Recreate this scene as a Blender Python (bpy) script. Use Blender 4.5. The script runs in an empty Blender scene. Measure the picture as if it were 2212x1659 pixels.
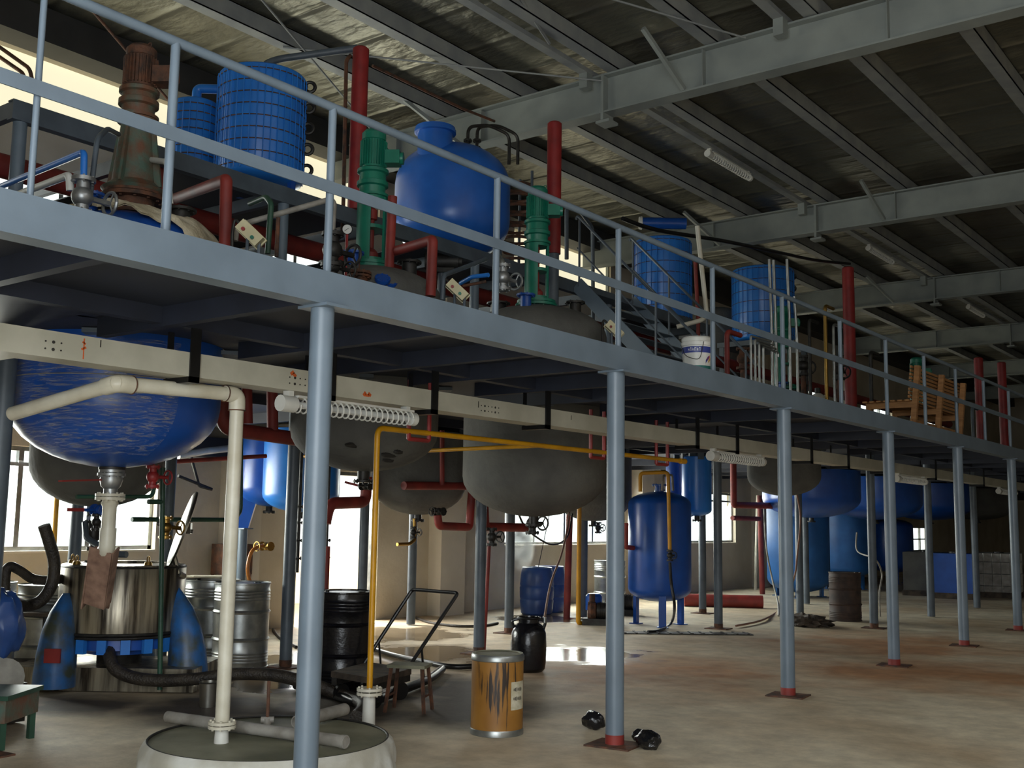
import bpy, bmesh, math, random
from mathutils import Vector as V, Matrix, noise
random.seed(7)
sc = bpy.context.scene
COL = sc.collection

# ------------------------------------------------------------------ camera
W, H = 2212, 1659
F, YAW, PIT, ROL = 2365.0, -.6533, .1253, .0154
CAM = V((4.2373, -6.7892, 1.55))
FW = V((math.sin(YAW)*math.cos(PIT), math.cos(YAW)*math.cos(PIT), math.sin(PIT)))
RT0 = V((math.cos(YAW), -math.sin(YAW), 0)); UP0 = RT0.cross(FW)
RT = RT0*math.cos(ROL)+UP0*math.sin(ROL); UP = UP0*math.cos(ROL)-RT0*math.sin(ROL)
cam = bpy.data.cameras.new('camera'); cam.sensor_width = 36; cam.lens = F/W*36
cam.clip_start = .05; cam.clip_end = 300
co = bpy.data.objects.new('camera', cam); COL.objects.link(co)
m = Matrix((RT, UP, -FW)).transposed().to_4x4(); m.translation = CAM; co.matrix_world = m
sc.camera = co
# ------------------------------------------------------------------ world, light, exposure
sc.view_settings.view_transform = 'Standard'; sc.view_settings.look = 'None'
sc.view_settings.gamma = 1; sc.view_settings.use_curve_mapping = False
sc.view_settings.exposure = 0.0
wd = bpy.data.worlds.new('sky'); sc.world = wd; wd.use_nodes = True
bg = wd.node_tree.nodes['Background']; bg.inputs[0].default_value = (.95, 1, 1, 1); bg.inputs[1].default_value = 2.2
DAY = (1.0, .985, .93)
def area(name, loc, direction, sx, sy, power, color=DAY):
    l = bpy.data.lights.new(name, 'AREA'); l.shape = 'RECTANGLE'; l.size = sx; l.size_y = sy
    l.energy = power; l.color = color
    o = bpy.data.objects.new(name, l); COL.objects.link(o); o.location = loc
    o.rotation_euler = V(direction).to_track_quat('-Z', 'Y').to_euler()
    return o
WX = -8.0                     # inner face of the back wall
LOWWIN = [(-1.9, 1.72), (9.05, 13.1), (14.3, 18.45)]
HIGHWIN = [(-3.2, 1.3), (2.9, 6.0), (9.6, 12.6), (15.3, 18.6), (21.5, 24.6), (27.5, 30.5), (33.5, 36.5)]
for i, (a, b) in enumerate(LOWWIN):
    area('daylight_low_window', (WX-.45, (a+b)/2, 1.75), (1, 0, -.85), b-a, 1.15, (115, 110, 28)[i]*(b-a))
for i, (a, b) in enumerate(HIGHWIN):
    area('daylight_high_window', (WX-.45, (a+b)/2, 4.9), (1, 0, .15), b-a, 1.3, (34 if i < 2 else 8)*(b-a))
area('daylight_doorway', (WX-1.4, 4.95, 2.5), (1, 0, -.75), 1.7, 1.6, 420)
area('flash_fill', (4.0, -8.2, 2.3), (-.3, 1, -.1), 4.8, 4.4, 360, (.88, .95, 1))  # added fill behind the viewpoint, standing in for a camera flash
for k, y in enumerate((-3.6, 5, 16, 28)):     # unseen overhead fill lights added to brighten the floor of the open side
    area('overhead_fill', (10.6, y, 7.36), (0, 0, -1), 1.6, 8, (400, 60, 14, 12)[k], (.97, .98, 1))
sun = bpy.data.lights.new('sun', 'SUN'); sun.energy = 7; sun.angle = .01; sun.color = (1, .95, .86)
so = bpy.data.objects.new('sun', sun); COL.objects.link(so); so.location = (0, 0, 20); so.rotation_euler = V((-.5, .15, -.85)).to_track_quat('-Z', 'Y').to_euler()

def ray(x, y): return FW+RT*((x-W/2)/F)+UP*((H/2-y)/F)
def onX(x, y, X):
    d = ray(x, y); return CAM+d*((X-CAM.x)/d.x)
def onY(x, y, Y):
    d = ray(x, y); return CAM+d*((Y-CAM.y)/d.y)
def onZ(x, y, z=0):
    d = ray(x, y); return CAM+d*((z-CAM.z)/d.z)

# ------------------------------------------------------------------ materials
def lin(h):
    c = [int(h[i:i+2], 16)/255 for i in (0, 2, 4)]
    return [(x/12.92 if x <= .04045 else ((x+.055)/1.055)**2.4) for x in c]
def mat(name, col, rough=.5, metal=0, col2=None, scale=6, bump=0, bscale=None, contrast=(.35, .65), stretch=(1, 1, 1), coat=0):
    m = bpy.data.materials.new(name); m.use_nodes = True
    nt = m.node_tree; N = nt.nodes; L = nt.links; b = N['Principled BSDF']
    c1 = lin(col); c2 = lin(col2) if col2 else [x*.72 for x in c1]
    tc = N.new('ShaderNodeNewGeometry'); mp = N.new('ShaderNodeMapping'); mp.inputs['Scale'].default_value = stretch
    L.new(tc.outputs['Position'], mp.inputs['Vector'])
    nz = N.new('ShaderNodeTexNoise'); nz.inputs['Scale'].default_value = scale; nz.inputs['Detail'].default_value = 5
    L.new(mp.outputs[0], nz.inputs['Vector'])
    rp = N.new('ShaderNodeValToRGB'); rp.color_ramp.elements[0].position = contrast[0]; rp.color_ramp.elements[1].position = contrast[1]
    rp.color_ramp.elements[0].color = (*c2, 1); rp.color_ramp.elements[1].color = (*c1, 1)
    L.new(nz.outputs['Fac'], rp.inputs['Fac']); L.new(rp.outputs['Color'], b.inputs['Base Color'])
    b.inputs['Roughness'].default_value = rough; b.inputs['Metallic'].default_value = metal
    if coat: b.inputs['Coat Weight'].default_value = coat; b.inputs['Coat Roughness'].default_value = .15
    if bump:
        n2 = N.new('ShaderNodeTexNoise'); n2.inputs['Scale'].default_value = bscale or scale*3; n2.inputs['Detail'].default_value = 4
        L.new(mp.outputs[0], n2.inputs['Vector'])
        bp = N.new('ShaderNodeBump'); bp.inputs['Strength'].default_value = bump; bp.inputs['Distance'].default_value = .02
        L.new(n2.outputs['Fac'], bp.inputs['Height']); L.new(bp.outputs['Normal'], b.inputs['Normal'])
    m['bsdf'] = b.name
    return m
M = {}
M['steel'] = mat('grey_blue_paint', '6C7A87', .38, 0, '626F7B', 3)
M['steel_dark'] = mat('weathered_grey_paint', '59636D', .45, 0, '4A535C', 4)
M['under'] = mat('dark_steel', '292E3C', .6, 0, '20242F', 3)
M['rafter'] = mat('rafter_grey_paint', '8E9490', .55, 0, '7E8482', 2)
M['purlin'] = mat('galvanised_purlin', '979A98', .55, .1, '83878A', 3)
M['gutter'] = mat('dark_gutter', '3B3A38', .6, 0, None, 3)
M['blue'] = mat('blue_enamel', '2E82DC', .32, 0, '2874CC', 3)
M['bluedark'] = mat('deep_blue_enamel', '1F54AC', .3, 0, '1A4A9A', 4)
M['bluemid'] = mat('mid_blue_enamel', '2A6AC6', .32, 0, '245EB4', 3)
M['darkdrum'] = mat('soot_dark_drum', '46342B', .7, 0, '2E2420', 9)
M['bluelight'] = mat('pale_blue_enamel', '2A68AC', .45, 0, '225A98', 3)
M['blueplastic'] = mat('blue_plastic', '34589C', .35, 0, '2B4A86', 4)
M['insul'] = mat('grey_insulation_coat', '64635E', .85, 0, '545350', 3, .5, 14)
M['red'] = mat('red_oxide_paint', '9A2A2A', .5, 0, '7E2222', 5)
M['redpipe'] = mat('red_lagged_pipe', '8E3028', .6, 0, '702722', 4)
M['green'] = mat('machine_green', '1E7A62', .35, 0, '186A56', 6)
M['greenold'] = mat('worn_green_iron', '4D6256', .6, 0, '6A4632', 9, .3, 30)
M['rust'] = mat('rusty_iron', '6E4630', .75, 0, '3F3028', 12, .4, 40)
M['dgreen'] = mat('dark_green_pipe', '2C4F3E', .45)
M['black'] = mat('black_rubber', '151517', .35, 0, '0D0D0E', 8)
M['tarblack'] = mat('tar_coated_steel', '0C0C0E', .22, 0, '17161A', 9, .12, 30)
M['bluegrime'] = mat('grimy_blue_paint', '2563A4', .4, 0, '41483E', 5, .1, 30, (.38, .62))
M['lidsteel'] = mat('dull_lid_steel', '7A766C', .3, .9, '5E5A52', 5)
M['trough'] = mat('stained_trough', '9C7C6A', .7, 0, '6E5346', 9)
M['blackgloss'] = mat('wet_black_tar', '101012', .12, 0, '1A1A1C', 8, .5, 30)
M['hose'] = mat('dirty_hose', '3C352C', .5, 0, '241F1B', 12, .5, 60)
M['stainless'] = mat('stainless_steel', 'B9B7AE', .28, .95, '9C9A92', 4)
M['galv'] = mat('galvanised_metal', 'A2A4A2', .35, .8, '858886', 8)
M['stained'] = mat('stained_stainless', 'A89F8C', .3, .6, '3A332B', 7, .1, 20, (.35, .6), (2.2, 2.2, .18))
M['pvc'] = mat('cream_pvc', 'D6D2C2', .4, 0, 'BDB6A2', 4)
M['pvcdirty'] = mat('dirty_pvc', '9A968E', .5, 0, '77726A', 8)
M['white'] = mat('white_plastic', 'DAD9D2', .45, 0, 'C8C7C0', 5)
M['tray'] = mat('beige_tray_paint', 'BFBCAC', .5, 0, 'ABA898', 3)
M['cream'] = mat('cream_plastic', 'D8CFA8', .5, 0, 'C5BB94', 6)
M['orange'] = mat('orange_marker', 'D8622A', .6)
M['yellow'] = mat('yellow_pipe_paint', 'D0960F', .4, 0, 'B8820C', 5)
M['wood'] = mat('pale_wood', 'A87948', .6, 0, '8C6238', 6, .1, 30, (.35, .65), (1, 1, 6))
M['darkwood'] = mat('grimy_wood', '54473A', .75, 0, '2F2822', 8, .3, 30)
M['brass'] = mat('brass_fitting', 'B08C4A', .35, .9)
M['iron'] = mat('dark_iron_fitting', '3C3B38', .5, .5, '2A2725', 14)
M['alu'] = mat('cast_aluminium', 'A9ABAB', .4, .75, '8C8E8E', 12)
M['cloth'] = mat('white_cloth', 'CFCFC8', .85, 0, 'B0AC9E', 4, .4, 10)
M['sack'] = mat('woven_sack', 'DDD3BA', .85, 0, 'BBAF92', 6, .4, 30)
M['lid'] = mat('dirty_lid_sheet', '8E8B74', .6, 0, '5E5E4A', 2.2, .1, 10)
M['orangehose'] = mat('orange_hose', 'B4702E', .35)
M['pinkhose'] = mat('pinkish_hose', '96705F', .5)
M['wall'] = mat('plaster_wall', 'CFC5B2', .85, 0, 'BDB29D', 1.3, .15, 18)
M['walllight'] = mat('painted_pilaster', 'DCD3C2', .85, 0, 'CFC6B4', 1.5)
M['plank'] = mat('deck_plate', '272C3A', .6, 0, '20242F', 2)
M['glasswhite'] = mat('tube_glass', 'DDE0E0', .2)
M['paper'] = mat('label_paper', 'C9C3AE', .8, 0, 'B2AA90', 20)
M['ink'] = mat('dark_ink', '33302C', .7)
M['bandblue'] = mat('printed_blue', '2C3C8C', .45)
M['bandteal'] = mat('printed_teal', '2C7C74', .45)
M['printyellow'] = mat('printed_yellow', 'C89A2C', .45)
M['printred'] = mat('printed_red', 'A83838', .45)
M['rubble'] = mat('plastic_wrap', 'B0A99A', .35)
M['barrel'] = mat('kraft_fibreboard', '9A6C2C', .55, 0, '86591F', 5)
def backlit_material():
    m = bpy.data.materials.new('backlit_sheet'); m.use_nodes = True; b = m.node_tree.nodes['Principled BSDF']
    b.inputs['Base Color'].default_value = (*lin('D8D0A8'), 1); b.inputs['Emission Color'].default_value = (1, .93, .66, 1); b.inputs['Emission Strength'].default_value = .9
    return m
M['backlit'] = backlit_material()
M['sand'] = mat('sunlit_yard', 'D6C4A4', .9, 0, 'C2AE8C', .6)
def wrap_material():
    m = mat('crinkled_plastic_wrap', 'BDBDBD', .4, 0, '9A9A9A', 5, .6, 14)
    nt = m.node_tree; N = nt.nodes; L = nt.links; b = N['Principled BSDF']
    g = N.new('ShaderNodeNewGeometry'); mp = N.new('ShaderNodeMapping'); mp.inputs['Scale'].default_value = (1, 1.3, 10); mp.inputs['Rotation'].default_value = (.35, .2, .2)
    n = N.new('ShaderNodeTexNoise'); n.inputs['Scale'].default_value = 6; n.inputs['Detail'].default_value = 10; n.inputs['Roughness'].default_value = .75; n.inputs['Distortion'].default_value = .6
    r = N.new('ShaderNodeValToRGB'); r.color_ramp.elements[0].position = .48; r.color_ramp.elements[1].position = .62
    r.color_ramp.elements[1].color = (.5, .5, .5, 1)
    L.new(g.outputs['Position'], mp.inputs[0]); L.new(mp.outputs[0], n.inputs['Vector']); L.new(n.outputs['Fac'], r.inputs[0]); L.new(r.outputs[0], b.inputs['Alpha'])
    return m
M['wrap'] = wrap_material()
def glass_material():
    m = bpy.data.materials.new('window_glass'); m.use_nodes = True; nt = m.node_tree; N = nt.nodes; L = nt.links
    N.remove(N['Principled BSDF']); o = N['Material Output']
    t = N.new('ShaderNodeBsdfTransparent'); t.inputs[0].default_value = (.93, .96, .95, 1); g = N.new('ShaderNodeBsdfGlossy'); g.inputs['Roughness'].default_value = .02
    x = N.new('ShaderNodeMixShader'); x.inputs[0].default_value = .06
    L.new(t.outputs[0], x.inputs[1]); L.new(g.outputs[0], x.inputs[2]); L.new(x.outputs[0], o.inputs[0]); return m
M['glass'] = glass_material()
def floor_material():
    m = mat('stained_concrete', 'D6CBB2', .75, 0, 'B8AB92', .9, .12, 30, (.3, .7))
    nt = m.node_tree; N = nt.nodes; L = nt.links; b = N['Principled BSDF']
    g = N.new('ShaderNodeNewGeometry')
    base = b.inputs['Base Color'].links[0].from_socket
    # brown stain film towards the drains, broken up by noise
    n = N.new('ShaderNodeTexNoise'); n.inputs['Scale'].default_value = .55; n.inputs['Detail'].default_value = 7
    L.new(g.outputs['Position'], n.inputs['Vector'])
    r = N.new('ShaderNodeValToRGB'); r.color_ramp.elements[0].position = .42; r.color_ramp.elements[1].position = .68
    L.new(n.outputs['Fac'], r.inputs[0])
    mx = N.new('ShaderNodeMix'); mx.data_type = 'RGBA'; L.new(r.outputs[0], mx.inputs[0]); L.new(base, mx.inputs[6])
    mx.inputs[7].default_value = (*lin('B09A7C'), 1)
    st = None
    for (x, y, rad) in [(-1.8, 3.4, 1.9), (.4, 5.6, 1.9), (-.8, 8.2, 2.1), (2.4, 9.5, 1.5)]:
        d = N.new('ShaderNodeVectorMath'); d.operation = 'DISTANCE'; d.inputs[1].default_value = (x, y, 0); L.new(g.outputs['Position'], d.inputs[0])
        q = N.new('ShaderNodeMath'); q.operation = 'DIVIDE'; q.inputs[1].default_value = rad; L.new(d.outputs['Value'], q.inputs[0])
        if st is None: st = q.outputs[0]
        else:
            k = N.new('ShaderNodeMath'); k.operation = 'MINIMUM'; L.new(st, k.inputs[0]); L.new(q.outputs[0], k.inputs[1]); st = k.outputs[0]
    n3 = N.new('ShaderNodeTexNoise'); n3.inputs['Scale'].default_value = 1.1; n3.inputs['Detail'].default_value = 7; L.new(g.outputs['Position'], n3.inputs['Vector'])
    sa = N.new('ShaderNodeMath'); sa.operation = 'MULTIPLY_ADD'; sa.inputs[1].default_value = 2.2; L.new(n3.outputs['Fac'], sa.inputs[0]); L.new(st, sa.inputs[2])
    sm = N.new('ShaderNodeMapRange'); sm.inputs[1].default_value = 2.2; sm.inputs[2].default_value = 1.3; sm.inputs[4].default_value = .95; L.new(sa.outputs[0], sm.inputs[0])
    m2 = N.new('ShaderNodeMix'); m2.data_type = 'RGBA'; L.new(sm.outputs[0], m2.inputs[0]); L.new(mx.outputs[2], m2.inputs[6]); m2.inputs[7].default_value = (*lin('A2744C'), 1); mx = m2
    oil = None
    for (x, y, rad) in [(-3.3, -.9, .8), (-2.5, -.2, .95), (-1.7, .5, .8), (-4.2, -1.5, .6), (-3.3, .4, .8), (-2.4, 1.4, .8)]:
        d = N.new('ShaderNodeVectorMath'); d.operation = 'DISTANCE'; d.inputs[1].default_value = (x, y, 0); L.new(g.outputs['Position'], d.inputs[0])
        q = N.new('ShaderNodeMath'); q.operation = 'DIVIDE'; q.inputs[1].default_value = rad; L.new(d.outputs['Value'], q.inputs[0])
        if oil is None: oil = q.outputs[0]
        else:
            k = N.new('ShaderNodeMath'); k.operation = 'MINIMUM'; L.new(oil, k.inputs[0]); L.new(q.outputs[0], k.inputs[1]); oil = k.outputs[0]
    oa = N.new('ShaderNodeMath'); oa.operation = 'MULTIPLY_ADD'; oa.inputs[1].default_value = 1.8; L.new(n3.outputs['Fac'], oa.inputs[0]); L.new(oil, oa.inputs[2])
    om = N.new('ShaderNodeMapRange'); om.inputs[1].default_value = 2.15; om.inputs[2].default_value = 1.45; om.inputs[4].default_value = .96; L.new(oa.outputs[0], om.inputs[0])
    m3 = N.new('ShaderNodeMix'); m3.data_type = 'RGBA'; L.new(om.outputs[0], m3.inputs[0]); L.new(mx.outputs[2], m3.inputs[6]); m3.inputs[7].default_value = (*lin('3E362E'), 1); mx = m3
    # grit and scuffs
    n4 = N.new('ShaderNodeTexNoise'); n4.inputs['Scale'].default_value = 3.2; n4.inputs['Detail'].default_value = 9; n4.inputs['Roughness'].default_value = .7; L.new(g.outputs['Position'], n4.inputs['Vector'])
    gr = N.new('ShaderNodeMapRange'); gr.inputs[1].default_value = .35; gr.inputs[2].default_value = .65; gr.inputs[3].default_value = .85; gr.inputs[4].default_value = 1.3; L.new(n4.outputs['Fac'], gr.inputs[0])
    m4 = N.new('ShaderNodeMix'); m4.data_type = 'RGBA'; m4.blend_type = 'MULTIPLY'; m4.inputs[0].default_value = 1; L.new(mx.outputs[2], m4.inputs[6]); L.new(gr.outputs[0], m4.inputs[7]); mx = m4
    # wet puddles: a few blobs with noisy edges
    acc = None
    for (x, y, rad) in [(-3.2, 4.3, 1.0), (-4.6, 2.9, 1.25), (-5.2, 1.9, .8), (-6.3, 4.5, 1.2), (-6.3, 7.9, .9), (-4.0, .3, .6)]:
        d = N.new('ShaderNodeVectorMath'); d.operation = 'DISTANCE'; d.inputs[1].default_value = (x, y, 0); L.new(g.outputs['Position'], d.inputs[0])
        s = N.new('ShaderNodeMath'); s.operation = 'DIVIDE'; s.inputs[1].default_value = rad; L.new(d.outputs['Value'], s.inputs[0])
        if acc is None: acc = s.outputs[0]
        else:
            k = N.new('ShaderNodeMath'); k.operation = 'MINIMUM'; L.new(acc, k.inputs[0]); L.new(s.outputs[0], k.inputs[1]); acc = k.outputs[0]
    n2 = N.new('ShaderNodeTexNoise'); n2.inputs['Scale'].default_value = 2.2; n2.inputs['Detail'].default_value = 9; L.new(g.outputs['Position'], n2.inputs['Vector'])
    ad = N.new('ShaderNodeMath'); ad.operation = 'MULTIPLY_ADD'; ad.inputs[1].default_value = 1.5; L.new(n2.outputs['Fac'], ad.inputs[0]); L.new(acc, ad.inputs[2])
    wet = N.new('ShaderNodeMapRange'); wet.inputs[1].default_value = 1.72; wet.inputs[2].default_value = 1.42; L.new(ad.outputs[0], wet.inputs[0])
    rg = N.new('ShaderNodeMapRange'); rg.inputs[3].default_value = .66; rg.inputs[4].default_value = .13; L.new(wet.outputs[0], rg.inputs[0]); L.new(rg.outputs[0], b.inputs['Roughness'])
    mw = N.new('ShaderNodeMix'); mw.data_type = 'RGBA'; mw.blend_type = 'MULTIPLY'; mw.inputs[7].default_value = (.5, .45, .4, 1)
    L.new(wet.outputs[0], mw.inputs[0]); L.new(mx.outputs[2], mw.inputs[6]); L.new(mw.outputs[2], b.inputs['Base Color'])
    bp = [x for x in N if x.type == 'BUMP'][0]
    bs = N.new('ShaderNodeMapRange'); bs.inputs[3].default_value = .12; bs.inputs[4].default_value = .04; L.new(wet.outputs[0], bs.inputs[0]); L.new(bs.outputs[0], bp.inputs['Strength'])
    return m
M['floor'] = floor_material()
def foil_material():
    m = mat('foil_roof_insulation', '979382', .42, .72, '7C7A6C', .7)
    nt = m.node_tree; N = nt.nodes; L = nt.links; b = N['Principled BSDF']
    g = N.new('ShaderNodeNewGeometry')
    mp = N.new('ShaderNodeMapping'); mp.inputs['Scale'].default_value = (1.2, 2.6, 1); L.new(g.outputs['Position'], mp.inputs[0])
    n = N.new('ShaderNodeTexNoise'); n.inputs['Scale'].default_value = 1.3; n.inputs['Detail'].default_value = 5; L.new(mp.outputs[0], n.inputs['Vector'])
    w = N.new('ShaderNodeTexWave'); w.bands_direction = 'Y'; w.inputs['Scale'].default_value = .33; w.inputs['Distortion'].default_value = .4; L.new(g.outputs['Position'], w.inputs['Vector'])
    pw = N.new('ShaderNodeMath'); pw.operation = 'POWER'; pw.inputs[1].default_value = 30; L.new(w.outputs['Fac'], pw.inputs[0])
    a = N.new('ShaderNodeMath'); a.operation = 'MULTIPLY_ADD'; a.inputs[1].default_value = .5; L.new(pw.outputs[0], a.inputs[0]); L.new(n.outputs['Fac'], a.inputs[2])
    bp = N.new('ShaderNodeBump'); bp.inputs['Strength'].default_value = .7; bp.inputs['Distance'].default_value = .12
    L.new(a.outputs[0], bp.inputs['Height']); L.new(bp.outputs[0], b.inputs['Normal'])
    return m
M['foil'] = foil_material()
def drip_material():
    m = mat('kraft_drum_side', '9C6E2E', .5, 0, '885C22', 4)
    nt = m.node_tree; N = nt.nodes; L = nt.links; b = N['Principled BSDF']; base = b.inputs['Base Color'].links[0].from_socket
    g = N.new('ShaderNodeNewGeometry')
    mp = N.new('ShaderNodeMapping'); mp.inputs['Scale'].default_value = (55, 55, 3.2); L.new(g.outputs['Position'], mp.inputs[0])
    n = N.new('ShaderNodeTexNoise'); n.inputs['Scale'].default_value = 1; n.inputs['Detail'].default_value = 4; L.new(mp.outputs[0], n.inputs['Vector'])
    d = N.new('ShaderNodeVectorMath'); d.operation = 'DISTANCE'; d.inputs[1].default_value = (-.76, -.37, .36); L.new(g.outputs['Position'], d.inputs[0])
    s = N.new('ShaderNodeMath'); s.operation = 'MULTIPLY_ADD'; s.inputs[1].default_value = -1.0; L.new(d.outputs['Value'], s.inputs[0]); L.new(n.outputs['Fac'], s.inputs[2])
    r = N.new('ShaderNodeMapRange'); r.inputs[1].default_value = .36; r.inputs[2].default_value = .45; L.new(s.outputs[0], r.inputs[0])
    mx = N.new('ShaderNodeMix'); mx.data_type = 'RGBA'; L.new(r.outputs[0], mx.inputs[0]); L.new(base, mx.inputs[6]); mx.inputs[7].default_value = (*lin('2A2019'), 1)
    L.new(mx.outputs[2], b.inputs['Base Color']); return m
M['drip'] = drip_material()
def steam_material():
    m = bpy.data.materials.new('steam'); m.use_nodes = True; nt = m.node_tree; N = nt.nodes; L = nt.links
    N.remove(N['Principled BSDF']); o = N['Material Output']
    v = N.new('ShaderNodeVolumePrincipled'); v.inputs['Color'].default_value = (.95, .95, .93, 1); v.inputs['Anisotropy'].default_value = .3
    g = N.new('ShaderNodeNewGeometry'); n = N.new('ShaderNodeTexNoise'); n.inputs['Scale'].default_value = 3.2; n.inputs['Detail'].default_value = 4; L.new(g.outputs['Position'], n.inputs['Vector'])
    r = N.new('ShaderNodeMapRange'); r.inputs[1].default_value = .35; r.inputs[2].default_value = .65; r.inputs[4].default_value = 22; L.new(n.outputs['Fac'], r.inputs[0])
    su = N.new('ShaderNodeVectorMath'); su.operation = 'SUBTRACT'; su.inputs[1].default_value = (-6.97, 8.2, 1.2); L.new(g.outputs['Position'], su.inputs[0])
    dv = N.new('ShaderNodeVectorMath'); dv.operation = 'DIVIDE'; dv.inputs[1].default_value = (.26, .28, .56); L.new(su.outputs[0], dv.inputs[0])
    ln_ = N.new('ShaderNodeVectorMath'); ln_.operation = 'LENGTH'; L.new(dv.outputs[0], ln_.inputs[0])
    fo = N.new('ShaderNodeMapRange'); fo.inputs[1].default_value = .9; fo.inputs[2].default_value = .1; L.new(ln_.outputs['Value'], fo.inputs[0])
    mu = N.new('ShaderNodeMath'); mu.operation = 'MULTIPLY'; L.new(r.outputs[0], mu.inputs[0]); L.new(fo.outputs[0], mu.inputs[1])
    L.new(mu.outputs[0], v.inputs['Density']); L.new(v.outputs[0], o.inputs['Volume']); return m
M['steam'] = steam_material()

# ------------------------------------------------------------------ mesh builder
def frame(d):
    d = V(d).normalized(); a = V((0, 0, 1)) if abs(d.z) < .9 else V((1, 0, 0))
    u = d.cross(a).normalized(); return u, d.cross(u).normalized(), d
class MB:
    def __init__(s): s.v = []; s.f = []
    def add(s, vs, fs):
        n = len(s.v); s.v += [V(v) for v in vs]; s.f += [[i+n for i in f] for f in fs]; return s
    def box(s, c, d, rz=0, rx=0, ry=0):
        c = V(c); R = Matrix.Rotation(rz, 3, 'Z') @ Matrix.Rotation(ry, 3, 'Y') @ Matrix.Rotation(rx, 3, 'X')
        vs = [c+R@V((x*d[0]/2, y*d[1]/2, z*d[2]/2)) for x in (-1, 1) for y in (-1, 1) for z in (-1, 1)]
        return s.add(vs, [[0, 1, 3, 2], [4, 6, 7, 5], [0, 4, 5, 1], [2, 3, 7, 6], [0, 2, 6, 4], [1, 5, 7, 3]])
    def b2(s, a, b):
        a = V(a); b = V(b); return s.box((a+b)/2, [abs(x) for x in (b-a)])
    def beam(s, p, q, w, h, up=(0, 0, 1)):
        p = V(p); q = V(q); d = (q-p).normalized(); x = d.cross(V(up)).normalized(); z = x.cross(d)
        vs = [e+x*(i*w/2)+z*(j*h/2) for e in (p, q) for i, j in ((-1, -1), (1, -1), (1, 1), (-1, 1))]
        return s.add(vs, [[0, 1, 2, 3], [7, 6, 5, 4], [0, 4, 5, 1], [1, 5, 6, 2], [2, 6, 7, 3], [3, 7, 4, 0]])
    def loft(s, rings, closed=True, cap=True):
        n = len(rings[0]); vs = [p for r in rings for p in r]; fs = []
        for i in range(len(rings)-1):
            for j in range(n if closed else n-1):
                k = (j+1) % n; fs.append([i*n+j, i*n+k, (i+1)*n+k, (i+1)*n+j])
        if cap and closed:
            fs.append(list(range(n))[::-1]); fs.append([(len(rings)-1)*n+j for j in range(n)])
        return s.add(vs, fs)
    def lathe(s, c, prof, n=28, axis=(0, 0, 1), a0=0, a1=None, cap=True):
        c = V(c); u, w, d = frame(axis); rings = []
        full = a1 is None; a1 = 2*math.pi if full else a1
        for r, h in prof:
            r = max(r, 1e-4)
            rings.append([c+d*h+(u*math.cos(a)+w*math.sin(a))*r for a in [a0+(a1-a0)*k/(n if full else n-1) for k in range(n)]])
        return s.loft(rings, full, full and cap)
    def cyl(s, p, q, r, r2=None, n=16):
        p = V(p); q = V(q); return s.lathe(p, [(r, 0), (r if r2 is None else r2, (q-p).length)], n, q-p)
    def tube(s, pts, r, n=10, bend=0, cap=True):
        pts = [V(p) for p in pts]
        if bend and len(pts) > 2:
            out = [pts[0]]
            for i in range(1, len(pts)-1):
                a, b, c = pts[i-1], pts[i], pts[i+1]; k = min(bend, (a-b).length*.48, (c-b).length*.48)
                p = b+(a-b).normalized()*k; q = b+(c-b).normalized()*k
                for t in (0, .2, .4, .6, .8, 1): out.append(p*(1-t)**2+b*2*t*(1-t)+q*t*t)
            out.append(pts[-1]); pts = out
        rings = []; prev = None
        for i, p in enumerate(pts):
            a = pts[max(0, i-1)]; b = pts[min(len(pts)-1, i+1)]; d = (b-a)
            if d.length < 1e-7: continue
            d.normalize()
            if prev is None: u, w, _ = frame(d)
            else:
                u = prev-d*prev.dot(d)
                u = u.normalized() if u.length > 1e-6 else frame(d)[0]
                w = d.cross(u)
            prev = u
            rings.append([p+(u*math.cos(t)+w*math.sin(t))*r for t in [2*math.pi*k/n for k in range(n)]])
        return s.loft(rings, True, cap)
    def torus(s, c, R, r, axis=(0, 0, 1), n=24, k=8, arc=2*math.pi, a0=0):
        u, w, d = frame(axis); c = V(c)
        full = arc > 6.28
        P = [c+(u*math.cos(a0+arc*i/n)+w*math.sin(a0+arc*i/n))*R for i in range(n+(0 if full else 1))]
        if not full: return s.tube(P, r, k)
        rings = []
        for p in P:
            e = (p-c).normalized(); rings.append([p+e*(r*math.cos(2*math.pi*j/k))+d*(r*math.sin(2*math.pi*j/k)) for j in range(k)])
        rings.append(rings[0]); return s.loft(rings, True, False)
    def blob(s, c, rad, seed=0, amp=.15, n=14, sc_=3):
        c = V(c); rings = []
        for i in range(n+1):
            t = math.pi*i/n; ring = []
            for j in range(n*2):
                p = 2*math.pi*j/(n*2); e = V((math.sin(t)*math.cos(p), math.sin(t)*math.sin(p), -math.cos(t)))
                k = 1+amp*noise.noise(e*sc_+V((seed, seed*2.3, 0)))
                if i in (0, n): k = 1
                ring.append(c+V((e.x*rad[0], e.y*rad[1], e.z*rad[2]))*k)
            rings.append(ring)
        return s.loft(rings, True, True)
    def prism(s, poly, d):
        d = V(d); n = len(poly); vs = [V(p) for p in poly]+[V(p)+d for p in poly]
        return s.add(vs, [list(range(n))[::-1], [n+i for i in range(n)]]+[[i, (i+1) % n, n+(i+1) % n, n+i] for i in range(n)])
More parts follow.
